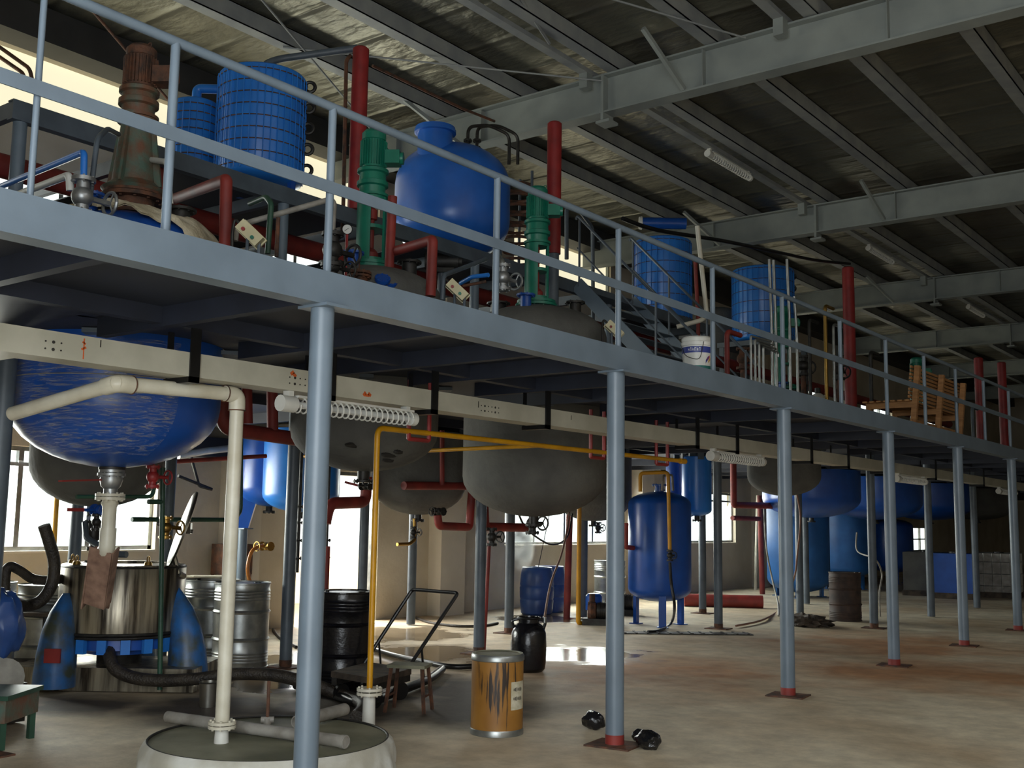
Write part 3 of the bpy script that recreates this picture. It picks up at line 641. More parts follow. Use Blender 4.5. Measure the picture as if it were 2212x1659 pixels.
def valve(p, axis, s, label, material='iron', wheel=True, handle=None, name='valve'):
    p = V(p); u, w, d = frame(axis); t = thing(name, label, 'valve', p)
    b = MB(); b.blob(p, (.05*s, .05*s, .05*s), 1, 0, 8); flange(b, p-d*.085*s, d, .055*s, .018*s, 6, .006*s); flange(b, p+d*.07*s, d, .055*s, .018*s, 6, .006*s); b.cyl(p-d*.09*s, p+d*.09*s, .03*s)
    b.cyl(p, p+u*.14*s, .014*s, n=8); b.build('body', material, t)
    if handle: MB().beam(p+u*.12*s, p+u*.12*s+V(handle), .03*s, .012*s, u).build('lever', 'red', t)
    elif wheel:
        q = p+u*.14*s; b = MB(); b.torus(q, .055*s, .008*s, u, 18, 6)
        for k in range(3): a = k*2*math.pi/3; b.cyl(q, q+(w*math.cos(a)+d*math.sin(a))*.055*s, .005*s, n=6)
        b.build('handwheel', material, t)
    return t

# ------------------------------------------------------------------ round pit cover with the cream pipe
LC = V((-1.32, -2.0, 0)); LR = .755
t = thing('pit_cover', 'low round tank cover with grimy top and white cloth skirt', 'cover', LC)
MB().lathe(LC, [(0, .0), (LR-.02, 0), (LR-.01, .165), (0, .18)], 56).build('top_sheet', 'lid', t)
MB().torus(LC+V((0, 0, .172)), LR-.01, .008, n=56, k=6).build('rim_hoop', 'iron', t)
b = MB(); rings = []
for i in range(7):
    z = .178-.176*i/6; ring = []
    for j in range(120):
        a = 2*math.pi*j/120; wv = noise.noise(V((math.cos(a)*4, math.sin(a)*4, i*.25)))*.03*(i/6)**.6+.010*math.sin(a*31)*(i/6)
        rr = LR-.004+.02*(i > 0)+.035*(i/6)+wv; ring.append(LC+V((rr*math.cos(a), rr*math.sin(a), z)))
    rings.append(ring)
b.loft(rings, True, False); b.build('cloth_skirt', 'cloth', t)
PB = onZ(478, 1602, .18); px0, py0 = PB.x, PB.y; ZE = 2.33
t = thing('cream_pipe', 'cream plastic pipe rising from the round pit cover', 'pipe', (px0, py0, .18))
K1 = V((px0, py0, ZE)); K2 = onX(252, 832, px0); K2.z = ZE-.02; K3 = V((-2.35, K2.y-.1, 2.17))
MB().tube([(px0, py0, .3), K1-V((0, 0, .06))], .044, 18).build('riser', 'pvc', t)
MB().tube([K1-V((0, .06, 0)), K2], .044, 18).build('upper_run', 'pvc', t)
MB().tube([K2, K3], .044, 18).build('branch_run', 'pvc', t)
MB().tube([K1-V((0, 0, .1)), K1, K1-V((0, .1, 0))], .052, 18, .06).build('elbow', 'pvc', t)
MB().tube([K2+V((0, .1, 0)), K2, K2+(K3-K2).normalized()*.1], .052, 18, .06).build('elbow', 'pvc', t)
b = MB(); flange(b, (px0, py0, .285), (0, 0, 1), .085, .018); flange(b, (px0, py0, .262), (0, 0, 1), .085, .018); b.build('flange', 'pvc', t)
MB().cyl((px0, py0, .172), (px0, py0, .262), .045, .04).build('stub', 'white', t)
MB().box(onX(509, 1057, px0)+V((.02, -.0, 0)), (.012, .05, .09), .9).build('red_sticker', 'printred', t)
b = MB(); b.torus(K1-V((0, 0, .1)), .053, .004, n=18, k=6); b.torus(K1-V((0, .1, 0)), .053, .004, (0, 1, 0), 18, 6); b.torus(K2+V((0, .1, 0)), .053, .004, (0, 1, 0), 18, 6); b.build('clamp_wire', 'rust', t)
def lying(p, q, r, label, material='pvcdirty', collar=True):
    t = thing('loose_pipe', label, 'pipe', (V(p)+V(q))/2-V((0, 0, r)), 'loose pipes on the pit cover')
    b = MB(); p = V(p); q = V(q); d = (q-p).normalized(); u, w, _ = frame(d); ri = []
    ring = lambda c, rr: [c+(u*math.cos(a)+w*math.sin(a))*rr for a in [2*math.pi*k/20 for k in range(20)]]
    b.loft([ring(p+d*.05, r*.8), ring(p, r*.85), ring(p, r), ring(q, r), ring(q, r*.85), ring(q-d*.05, r*.8)]); b.build('tube', material, t)
    if collar: MB().cyl(q-d*.035, q-d*.005, r+.004, n=20).build('collar', 'pvcdirty', t)
    return t
zz = .18+.037
lying(onZ(362, 1548, zz), onZ(748, 1603, zz), .037, 'long grey plastic pipe lying across the round pit cover')
lying(onZ(640, 1560, .225), onZ(745, 1532, .225), .042, 'short yellowish pipe on the pit cover behind the column', 'pvcdirty', False)
q = onZ(577, 1572, .18)
t = thing('vent_stub', 'thin rusty vent rod standing on the pit cover', 'pipe', q)
MB().cyl(q, q+V((0, 0, .06)), .028).cyl(q+V((-.03, -.03, .05)), q+V((.03, .03, .05)), .022).build('tee', 'pvcdirty', t)
MB().cyl(q+V((0, 0, .05)), q+V((0, 0, .3)), .011, n=10).build('rod', 'rust', t)
# yellow pipe from the white flanged stub
YB = V((-1.66, -.77, 0)); YZ = 2.25
t = thing('yellow_pipe', 'yellow pipe on a white floor stub running under the tray', 'pipe', YB)
MB().cyl(YB, YB+V((0, 0, .26)), .05, .045).build('floor_stub', 'white', t)
b = MB(); flange(b, YB+V((0, 0, .26)), (0, 0, 1), .095); flange(b, YB+V((0, 0, .29)), (0, 0, 1), .095); b.build('flange', 'pvc', t)
MB().tube([YB+V((0, 0, .31)), (YB.x, YB.y, YZ), (YB.x, 4.0, YZ)], .0225, 14, .07).build('run', 'yellow', t)
MB().tube([(YB.x, 4.0, YZ), (YB.x, 4.12, YZ)], .03, 14).build('end_coupling', 'yellow', t)
MB().tube([(YB.x, 1.35, YZ), (-5.0, 1.5, YZ-.01)], .02, 12).build('branch', 'yellow', t)
def ubracket(x, y, z, label):
    t = thing('pipe_bracket', label, 'bracket', (x, y, z), 'red pipe brackets')
    MB().tube([(x, y-.12, 2.66), (x, y-.12, z-.06), (x, y+.12, z-.06), (x, y+.12, 2.66)], .018, 6, .01).build('strap', 'red', t)
    return t
for y, lb in ((-.3, 'red bracket holding the yellow pipe under the first tube lamp'), (2.32, 'red bracket holding the yellow pipe near the second front column'), (3.6, 'red bracket at the end of the yellow pipe')): ubracket(YB.x, y, YZ, lb)

# ------------------------------------------------------------------ bottom of the blue wrapped vessel
x, y = -3.0, -2.16
t = thing('drain_valve', 'aluminium ball valve with red lever under the blue wrapped vessel', 'valve', (x, y, 1.55))
b = MB(); flange(b, (x, y, 1.865), (0, 0, 1), .09); b.lathe((x, y, 0), [(.05, 1.88), (.05, 1.86), (.075, 1.845), (.082, 1.81), (.07, 1.765), (.05, 1.745), (.05, 1.71)], 24); flange(b, (x, y, 1.84), (0, 0, 1), .1); b.build('body', 'alu', t)
MB().beam((x-.02, y-.06, 1.81), onX(130, 1039, -2.9), .035, .012, (0, 0, 1)).build('lever', 'redpipe', t)
t = thing('drain_pipe', 'cream drain pipe dropping from the aluminium valve to the centrifuge', 'pipe', (x, y, 1.3))
b = MB(); flange(b, (x, y, 1.69), (0, 0, 1), .105); flange(b, (x, y, 1.665), (0, 0, 1), .105); b.build('flange', 'pvc', t)
MB().lathe((x, y, 0), [(.05, 1.69), (.05, 1.665), (.062, 1.64), (.05, 1.61), (.05, 1.45)], 22).build('pipe_run', 'pvc', t)
MB().lathe((x, y, 0), [(.058, 1.46), (.058, 1.36)], 22).tube([(x, y, 1.38), (x, y, 1.31), (x-.07, y+.02, 1.28)], .058, 18, .06).build('elbow', 'pvc', t)
e0, e1 = V((x-.05, y+.01, 1.30)), onX(207, 1308, -3.3); sd = RS*.085
b = MB(); b.beam(e0-TO*.05, e1-TO*.05, .17, .012, TO); b.beam(e0-sd, e1-sd, .012, .1, TO); b.beam(e0+sd, e1+sd, .012, .1, TO); b.beam(e0+TO*.07, e1+TO*.05, .17, .012, TO); b.build('spout_trough', 'trough', t)
def lowpipe(name, label, material, r, pts, bend=.06, cat='pipe'):
    return tag(MB().tube(pts, r, 12, bend).build(name, material, origin=pts[0]), label, cat)
GX = -4.0
lowpipe('steam_pipe', 'thin bright pipe across the bottom of the blue wrapped vessel', 'dgreen', .016, [onX(165, 1073, -3.5), onX(330, 1073, -3.5), onX(340, 1010, -3.5), (-3.3, -1.9, 2.05)], .05)
lowpipe('green_pipe', 'dark green riser left of the open centrifuge lid', 'dgreen', .022, [onX(345, 1490, -4.15), onX(352, 1010, -4.15)])
lowpipe('green_pipe', 'dark green pipe running behind the open centrifuge lid to the right', 'dgreen', .024, [onX(285, 1122, -5.6), onX(505, 1123, -5.6), onX(520, 1105, -5.6), onX(521, 900, -5.6)], .1)
lowpipe('green_pipe', 'short dark green pipe at the second grey vessel', 'dgreen', .022, [onX(320, 1084, -4.15), onX(352, 1084, -4.15)])
valve(onX(330, 1030, -3.3), (0, 0, 1), 1.0, 'red steam valve at the right of the wrapped vessel bottom', 'red')
b = V((-5.25, -.87, 1.5))
t = thing('bottom_valve', 'rusty bottom valve stack of the grey vessel over the centrifuge', 'valve', (b.x, b.y, 1.0))
m_ = MB(); m_.cyl(b, b-V((0, 0, .16)), .06); flange(m_, b-V((0, 0, .02)), (0, 0, 1), .1); flange(m_, b-V((0, 0, .18)), (0, 0, 1), .08); m_.cyl(b-V((0, 0, .18)), b-V((0, 0, .42)), .028); flange(m_, b-V((0, 0, .27)), (0, 0, 1), .06); flange(m_, b-V((0, 0, .4)), (0, 0, 1), .07); m_.build('body', 'iron', t)
MB().tube([b-V((0, 0, .42)), b-V((0, 0, .55)), b-V((-.03, -.02, .70))], .062, 14, .05).build('sleeve', 'redpipe', t)
MB().tube([b-V((0, .1, .02)), b+V((.12, -.15, -.16)), b+V((.42, -.05, -.3)), b+V((.55, .0, -.3))], .03, 10, .05).build('side_pipe', 'steel_dark', t)
valve(onX(358, 1140, -4.2), (0, 0, 1), 1.1, 'brass coloured valve on the green riser', 'brass')
valve(onX(215, 1102, -4.6), (1, 0, 0), 1.0, 'small blue valve in front of the left window', 'bluedark', False, (-.18, -.08, 0))
valve(onX(208, 1128, -4.6), (0, 0, 1), .8, 'small dark valve below the blue one at the window', 'iron')

# ------------------------------------------------------------------ centrifuge
CC = V((-4.95, -.72, 0)); RS = V((.7948, .6069, 0)); TO = V((.6069, -.7948, 0))
t = thing('centrifuge', 'big stained stainless three column centrifuge with blue pillars', 'machine', CC)
b = MB(); b.lathe(CC, [(.40, .49), (.555, .49), (.56, .52), (.56, 1.08), (.545, 1.105), (.40, 1.12), (.37, 1.12), (.37, .95), (.4, .9)], 56); b.build('drum_casing', 'stained', t)
b = MB(); b.torus(CC+V((0, 0, .5)), .565, .014, n=48); b.torus(CC+V((0, 0, .47)), .56, .014, n=48); b.torus(CC+V((0, 0, 1.085)), .555, .009, n=48); b.build('casing_hoop', 'iron', t)
b = MB(); b.lathe(CC, [(.5, .47), (.5, .36), (.3, .33), (.3, .30)], 32); b.build('lower_bowl', 'bluedark', t)
for k in range(8):
    a = -2.3+k*.36; p = CC+V((math.cos(a)*.54, math.sin(a)*.54, .40)); MB().box(p, (.05, .08, .13), a).build('rib', 'blue', t)
b = MB()
for s, e, w in ((-.85, .85, .5), ): b.box(CC+V((0, 0, .11)), (1.66, .92, .2), .652)
b.build('base_frame', 'stained', t)
MB().cyl(CC+V((0, 0, .2)), CC+V((0, 0, .34)), .2).build('bearing_housing', 'iron', t)
def pillar(o, ang, lean, h=1.0):
    c = CC+RS*o[0]+TO*o[1]; e = (RS*math.cos(ang)+TO*math.sin(ang)); n_ = V((-e.y, e.x, 0)); rings = []
    for f, w, dpt in ((0, .185, .18), (.12, .18, .18), (.35, .165, .17), (.6, .135, .15), (.8, .09, .11), (.93, .045, .06), (1, .015, .03)):
        cc = c+V((0, 0, .05+f*(h-.05)))-e*lean*f*f
        rings.append([cc+n_*w*math.cos(k*math.pi/8)+e*dpt*math.sin(k*math.pi/8) for k in range(16)])
    return MB().loft(rings)
pillar((-.38, .52), 2.4, .06, .86).build('pillar', 'bluegrime', t)
pillar((.68, .12), .2, .16, .90).build('pillar', 'bluegrime', t)
pillar((-.1, -.78), -1.5, .1, 1.0).build('pillar', 'bluegrime', t)
MB().box(CC+RS*-.33+TO*.71+V((0, 0, .34)), (.14, .02, .12), .65).build('red_plate', 'red', t)
LDC = onX(390, 1141, CC.x+.62*RS.x)
ln = (RS*.95-TO*.36-V((0, 0, .32))).normalized()
b = MB(); b.lathe(LDC, [(0, 0), (.34, 0), (.365, .012), (.365, .03), (.33, .035), (.1, .05), (0, .05)], 44, ln); b.build('lid', 'lidsteel', t)
b = MB(); b.tube([LDC-V((0, 0, .42)), LDC-V((0, 0, .25))-RS*.05], .025, 8); b.cyl(LDC-RS*.22+V((0, 0, .04)), LDC+RS*.12-V((0, 0, .03)), .018); b.box(LDC+RS*.07, (.06, .06, .1), .65); b.tube([LDC-V((0, 0, .42)), CC+RS*.56+V((0, 0, 1.0))], .03, 8); b.build('lid_hinge', 'stainless', t)
for o in ((-.30, .38), (.05, .5), (.33, .33), (-.45, .1)):
    c = CC+RS*o[0]+TO*o[1]+V((0, 0, 1.1)); b = MB(); b.cyl(c, c+V((0, 0, .04)), .04, .03); b.torus(c+V((0, 0, .06)), .03, .007, RS, 12, 6); b.build('lid_clamp', 'brass', t)

# ------------------------------------------------------------------ drums
def steel_drum(x, y, material, label, h=.88, r=.288, group=None, lidmat=None, cat='drum', z=0):
    t = thing('steel_drum', label, cat, (x, y, z), group)
    prof = [(0, .012), (r-.02, .012), (r-.004, 0), (r+.004, .004), (r+.004, .016), (r-.004, .02)]
    def rib(zc, a, w): return [(r-.004, zc-w), (r-.004+a*.7, zc-w*.4), (r-.004+a, zc), (r-.004+a*.7, zc+w*.4), (r-.004, zc+w)]
    for zc in (.07, .1, .13, .16): prof += rib(zc*h/.88, .006, .012)
    for zc in (.30, .58): prof += rib(zc*h/.88, .014, .02)
    for zc in (.70, .73, .76, .79): prof += rib(zc*h/.88, .006, .012)
    prof += [(r-.004, h-.02), (r+.004, h-.016), (r+.004, h-.002), (r-.006, h)]
    MB().lathe((x, y, z), prof, 44, cap=False).build('body', material, t)
    MB().lathe((x, y, z), [(0, h-.025), (r-.008, h-.025), (r-.008, h-.012), (0, h-.012)], 36).build('lid', lidmat or material, t)
    b = MB(); b.cyl((x+.18, y+.05, z+h-.012), (x+.18, y+.05, z+h+.004), .035); b.cyl((x-.17, y-.06, z+h-.012), (x-.17, y-.06, z+h+.004), .02); b.build('bung', 'iron', t)
    return t
steel_drum(-5.12, .82, 'galv', 'shiny steel drum nearest the dark column', group=None)
steel_drum(-5.70, .88, 'galv', 'shiny steel drum with a lid sheet, left of its neighbour')
steel_drum(-6.55, .35, 'galv', 'steel drum half hidden behind the centrifuge pillar')
steel_drum(-5.95, -.87, 'galv', 'pale steel drum at far left under the hanging hose')
steel_drum(-6.65, -1.15, 'galv', 'steel drum hidden behind the left pale drum')
steel_drum(-3.40, .63, 'tarblack', 'tar black drum right of the nearest front column')
steel_drum(-6.7, 10.55, 'galv', 'small pale drum by the wall left of the standing blue tank')
steel_drum(-2.62, 11.45, 'darkdrum', 'rusty dark drum behind the fourth front column', .80, .262)
t = tag(MB().box((-5.75, .84, .905), (.5, .34, .012), .4).box((-5.62, .78, .917), (.34, .26, .012), .9).build('cardboard_sheet', 'sack'), 'flat dirty sheets lying on top of a steel drum', 'sheet')
# blue plastic drums with steam
def plastic_drum(x, y, label):
    t = thing('plastic_drum', label, 'drum', (x, y, 0), 'blue plastic drums')
    r = .285; prof = [(0, .01), (r-.05, 0), (r-.02, .03), (r-.01, .12), (r+.002, .26), (r-.006, .29), (r+.004, .32), (r+.008, .5), (r-.004, .53), (r+.004, .56), (r-.006, .72), (r-.02, .82), (r-.035, .86), (r-.05, .87), (r-.06, .84), (0, .84)]
    prof = [(a, z*.9) for a, z in prof]
    MB().lathe((x, y, 0), prof, 40).build('body', 'blueplastic', t)
    MB().torus((x, y, .78), r-.04, .012, n=36, k=8).build('rim', 'blueplastic', t)
    return t
plastic_drum(-6.88, 8.52, 'blue plastic drum by the wall, left one, giving off steam')
plastic_drum(-7.05, 9.12, 'blue plastic drum by the wall, right one half behind the other')
tag(MB().blob((-6.97, 8.2, 1.2), (.28, .30, .58), 3, .1, 14, 2).build('steam_plume', 'steam', origin=(-6.97, 8.2, .62)), 'white steam drifting up beside the blue plastic drum', 'steam', kind='stuff')
# kraft fibre drum
FB = V((-.90, -.20, 0)); r = .193
t = thing('fibre_drum', 'brown kraft fibre drum streaked with black drips', 'drum', FB)
MB().lathe(FB, [(0, .01), (r, .01), (r, .57), (0, .57)], 48).build('body', 'drip', t)
MB().lathe(FB, [(r+.001, 0), (r+.005, .002), (r+.005, .035), (r+.001, .045)], 48, cap=False).build('bottom_hoop', 'galv', t)
MB().lathe(FB, [(r+.001, .53), (r+.006, .535), (r+.006, .565), (r-.004, .580)], 48, cap=False).build('top_hoop', 'galv', t)
MB().lathe(FB, [(0, .565), (r-.006, .565), (r-.004, .582), (r-.03, .584), (r-.035, .578), (0, .578)], 48).build('lid', 'lid', t)
def curved(c, r, a0, a1, z0, z1, n=14):
    rings = [[V((c.x+rr*math.cos(a0+(a1-a0)*k/n), c.y+rr*math.sin(a0+(a1-a0)*k/n), z)) for k in range(n+1)] for rr, z in ((r, z0), (r, z1))]
    return MB().loft(rings, False, False)
va = math.atan2(CAM.y-FB.y, CAM.x-FB.x)
lab = curved(FB, r+.0015, va+.55, va+1.35, .19, .39); lb = lab.build('paper_label', 'paper', t)
for z in (.335, .27):
    b = MB()
    for k in range(7):
        a = va+.66+k*.07; hh = .018+.006*((k*7) % 3); b.add([FB+V((math.cos(a+d)*(r+.0028), math.sin(a+d)*(r+.0028), z+e)) for d, e in ((0, -hh/2), (.04, -hh/2), (.04, hh/2), (0, hh/2))], [[0, 1, 2, 3]])
    b.build('printed_line', 'ink', lb)
# black jug
JB = onZ(1141, 1450); r = .185
t = thing('plastic_jug', 'glossy black wide mouth jug with side handles behind the fibre drum', 'jug', JB)
MB().lathe(JB, [(0, 0), (r-.04, 0), (r-.01, .03), (r, .10), (r+.004, .28), (r-.004, .40), (r-.04, .475), (r-.075, .50), (r-.075, .56), (r-.085, .565), (r-.09, .52), (0, .5)], 40).build('body', 'tarblack', t)
MB().torus(JB+V((0, 0, .55)), r-.07, .012, n=32).build('mouth_rim', 'black', t)
for s in (-1, 1):
    c = JB+RS*s*.13; MB().tube([c+V((0, 0, .42))+RS*s*.02, c+V((0, 0, .52))+RS*s*.05, c+V((0, 0, .54))-RS*s*.02], .016, 8, .03).build('handle', 'black', t)
MB().cyl(JB+RS*.165+V((0, 0, .5)), JB+RS*.165+V((0, 0, .56)), .022).build('hose_hook', 'galv', t)
hosep('pink_hose', [JB+RS*.165+V((0, 0, .55)), onX(1190, 1260, -3.6), onX(1215, 1190, -4.4), onX(1228, 1120, -4.8), onX(1236, 1000, -4.9)], .014, 'pinkhose', 'thin pinkish hose rising from the black jug')
hosep('loop_hose', [onX(1120, 1110, -4.4), onX(1140, 1145, -4.4), onX(1190, 1176, -4.5), onX(1225, 1160, -4.7), onX(1236, 1110, -4.8)], .013, 'black', 'dark hose looping under the largest grey reactor')
tag(MB().cyl(onX(1186, 1115, -5.4), onX(1163, 1225, -6.7), .006, n=6).build('stirring_wire', 'iron'), 'thin wire dangling into the blue plastic drum', 'wire')
# lumps by the second front column
for k, (x, y, s, lbl) in enumerate([(-.45, .42, .085, 'black tarry lump left of the second front column'), (.05, .26, .055, 'small black tarry lump touching the second front column'), (.24, .06, .085, 'black tarry lump right of the second front column')]):
    t = thing('tar_lump', lbl, 'lump', (x, y, 0), 'black tarry lumps')
    MB().blob((x, y, s*.72), (s*1.05, s*.95, s*.8), k+2, .28, 14, 1.8).build('lump', 'blackgloss', t)
    MB().blob((x+s*.35, y-s*.3, s*.5), (s*.6, s*.5, s*.52), k+9, .25, 10, 2).build('fold', 'blackgloss', t)

# ------------------------------------------------------------------ cart, stool, small floor things
t = thing('hand_cart', 'flat hand cart with black tubular push handle', 'cart', (-2.75, .3, 0))
hb = [V((-3.0, .56, .28)), V((-2.42, .50, .28))]; hd = V((.2, .36, .63))
MB().tube([hb[0]-V((.02, .05, .06)), hb[0]+hd, hb[1]+hd+V((.03, 0, 0)), hb[1]-V((.02, .05, .06))], .017, 10, .04).build('push_handle', 'black', t)
for p in hb: MB().cyl(p+hd*.25, p+V((.06, .12, -.1)), .01, n=8).build('handle_brace', 'black', t)
dx = V((.58, -.06, 0)); dy = V((.20, -.66, 0)); o_ = V((-3.0, .58, .21))
MB().prism([o_, o_+dx, o_+dx+dy, o_+dy], (0, 0, .05)).build('platform', 'darkwood', t)
b = MB(); b.beam(o_+dx*.08-V((0, 0, .03)), o_+dx*.08+dy-V((0, 0, .03)), .05, .06); b.beam(o_+dx*.92-V((0, 0, .03)), o_+dx*.92+dy-V((0, 0, .03)), .05, .06); b.build('chassis', 'iron', t)
for i in (.12, .88):
    for j in (.15, .85):
        c = o_+dx*i+dy*j; c.z = .075; MB().cyl(c-dx.normalized()*.018, c+dx.normalized()*.018, .075, n=20).build('wheel', 'black', t)
SB = V((-2.02, .06, 0))
t = thing('metal_stool', 'small rusty square stool in front of the hand cart', 'stool', SB)
MB().box(SB+V((0, 0, .365)), (.32, .24, .025), .45).build('seat', 'lid', t)
for i in (-1, 1):
    for j in (-1, 1):
        p = SB+Matrix.Rotation(.45, 3, 'Z') @ V((i*.13, j*.09, .36)); q = SB+Matrix.Rotation(.45, 3, 'Z') @ V((i*.165, j*.125, 0)); MB().beam(p, q, .022, .022, (0, 1, 0)).build('leg', 'rust', t)
b = MB()
for i in (-1, 1): b.beam(SB+Matrix.Rotation(.45, 3, 'Z') @ V((i*.15, -.11, .13)), SB+Matrix.Rotation(.45, 3, 'Z') @ V((i*.15, .11, .13)), .015, .015)
b.build('stretcher', 'rust', t)
q = onZ(450, 1526, 0); t = thing('steel_pail', 'small shiny steel pail in the dark beside the hoses', 'pail', q)
MB().lathe(q, [(0, .005), (.07, 0), (.082, .19), (.087, .195), (.08, .2), (.072, .02), (0, .02)], 28).build('body', 'stainless', t)
MB().torus(q+V((0, 0, .19)), .085, .004, (.3, .3, 1), 24, 6, 3.2).build('bail_handle', 'iron', t)
hz = .055
def onP(x, y, dist):
    # point of a line of sight on the upright plane in front of the centrifuge
    d = ray(x, y); p = CC+TO*dist; return CAM+d*((p-CAM).dot(TO)/d.dot(TO))
hosep('suction_hose', [onP(240, 1385, .3), onP(236, 1415, .52), onP(250, 1446, .60), onP(290, 1464, .63), onP(350, 1470, .66), onP(430, 1466, .70), onP(510, 1456, .72), onP(590, 1458, .76), onP(660, 1474, .8), onZ(735, 1500, .06), onZ(785, 1522, .06), onZ(770, 1550, .06)], .055, 'hose', 'thick dirty hose snaking from the centrifuge past the front column')
hosep('suction_hose', [onZ(640, 1480, .05), onZ(720, 1500, .05), onZ(790, 1520, .05), onZ(840, 1500, .05), onZ(920, 1470, .05), onZ(955, 1445, .04)], .04, 'black', 'black hose running behind the yellow pipe stub to the cart')
hosep('floor_hose', [onZ(800, 1400, .03), onZ(850, 1415, .03), onZ(910, 1428, .03), onZ(975, 1440, .03), onZ(1040, 1438, .03), onZ(1090, 1432, .03)], .028, 'black', 'black hose on wet floor right of the hand cart')
hosep('floor_hose', [onZ(900, 1335, .02), onZ(930, 1345, .02), onZ(985, 1352, .02), onZ(1040, 1352, .02), onZ(1075, 1346, .02)], .02, 'hose', 'pale muddy hose lying near the wall pilaster')
hosep('floor_hose', [onZ(640, 1398, .02), onZ(615, 1385, .02), onZ(600, 1375, .02), onZ(590, 1360, .02)], .02, 'black', 'short black hose on the wet floor by the doorway')
hosep('hanging_hose', [onX(95, 1135, -4.5), onX(106, 1170, -4.5), onX(117, 1215, -4.5), onX(112, 1262, -4.5), onX(88, 1298, -4.5), onX(55, 1308, -4.5), onX(20, 1300, -4.3), onX(8, 1330, -4.0)], .05, 'hose', 'thick dirty hose with its open end raised at left')
hosep('hanging_hose', [onX(12, 1290, -5), onX(12, 1240, -5), onX(22, 1224, -5), onX(42, 1232, -5), onX(70, 1250, -5), onX(105, 1254, -5), onX(135, 1250, -5.1)], .042, 'hose', 'dark hose arching over the pale drum at left')
hosep('orange_hose', [onX(568, 1178, -6.2), onX(545, 1190, -6.2), onX(535, 1225, -6.2), onX(540, 1255, -6.2), onX(552, 1275, -6.2), onX(556, 1330, -6.0), onZ(560, 1400, .02)], .022, 'orangehose', 'orange hose hanging from a brass valve behind the drums')
valve(onX(575, 1180, -6.2), (1, 0, 0), 1.0, 'brass valve feeding the orange hose', 'brass')
# work table and blue covered motor at the left edge
p0 = onZ(88, 1474, 0); p1 = p0-RS*.36; dd = -TO*.38
t = thing('work_table', 'small wooden topped iron table at the left edge', 'table', (p0+p1+dd)/2)
MB().prism([p0+V((0, 0, .6))+RS*.04+TO*.03, p1+V((0, 0, .6))-RS*.04+TO*.03, p1+dd+V((0, 0, .6))-RS*.04, p0+dd+V((0, 0, .6))+RS*.04], (0, 0, .035)).build('tabletop', 'darkwood', t)
for p in (p0, p1, p0+dd, p1+dd): MB().cyl(p, p+V((0, 0, .6)), .02, n=8).build('leg', 'iron', t)
b = MB()
for z in (.12, .2): b.beam(p0+V((0, 0, z)), p1+V((0, 0, z)), .02, .03); b.beam(p0+dd+V((0, 0, z)), p1+dd+V((0, 0, z)), .02, .03)
b.build('stretcher', 'iron', t)
c = onX(4, 1345, -3.9); t = thing('covered_pump', 'pump under a bright blue plastic hood at the left edge', 'pump', (c.x, c.y, 0))
MB().blob(c, (.16, .16, .26), 4, .3, 16, 2).build('plastic_hood', 'blueplastic', t)
b = MB(); b.cyl((c.x, c.y, .36), (c.x, c.y, .6), .1); b.cyl((c.x-.12, c.y, .3), (c.x+.2, c.y-.05, .36), .11, .14); b.build('motor', 'galv', t)
b = MB(); b.box((c.x, c.y, .16), (.3, .3, .28)); b.build('stand', 'iron', t)
c = onX(22, 1490, -3.25)
t = thing('green_bench', 'low green metal bench at the lower left corner', 'bench', (c.x, c.y-.1, 0))
c.y -= .14
MB().box((c.x, c.y, c.z), (.5, .52, .03), .62).build('benchtop', 'dgreen', t)
MB().box((c.x, c.y, c.z-.09), (.46, .48, .15), .62).build('apron', 'greenold', t)
for i in (-1, 1):
    for j in (-1, 1): q = V((c.x, c.y, 0))+Matrix.Rotation(.62, 3, 'Z') @ V((i*.2, j*.21, 0)); MB().b2(q-V((.02, .02, 0)), q+V((.02, .02, c.z-.15))).build('leg', 'dgreen', t)
# small rack behind the steel drums
c = V((-6.9, 1.1, 0)); t = thing('rusty_box', 'rusty iron box on legs behind the steel drums', 'box', c)
c = onX(500, 1230, -7.72)
t.location = (c.x, c.y, 0)
MB().box((c.x, c.y, 1.0), (.36, .4, .4)).build('body', 'rust', t)
for i in (-1, 1):
    for j in (-1, 1): MB().b2((c.x+i*.16-.015, c.y+j*.18-.015, 0), (c.x+i*.16+.015, c.y+j*.18+.015, .8)).build('leg', 'rust', t)
MB().cyl((c.x, c.y, 1.2), (c.x, c.y, 1.26), .06).build('cap', 'galv', t)
lowpipe('wall_bracket', 'bent black rod on the wall above the centrifuge lid', 'iron', .02, [onX(412, 985, -7.6), onX(430, 1050, -7.6), onX(460, 1058, -7.6), onX(385, 1028, -7.6)], .04, 'bracket')
lowpipe('conduit_pipe', 'yellow conduit in front of the left window', 'yellow', .03, [(onX(121, 1075, -7.4).x, onX(121, 1075, -7.4).y, 2.8), (onX(117, 1190, -7.4).x, onX(117, 1190, -7.4).y, 0)])
lowpipe('lagged_pipe', 'cream lagged pipe along the wall below the deck', 'pvc', .045, [onX(385, 985, -7.4), onX(440, 975, -7.4), onX(500, 968, -7.4), onX(520, 965, -7.4)])
lowpipe('copper_pipe', 'brown pipe crossing the blue hanging vessels', 'redpipe', .025, [onX(330, 1000, -6.3), onX(575, 985, -6.0)])

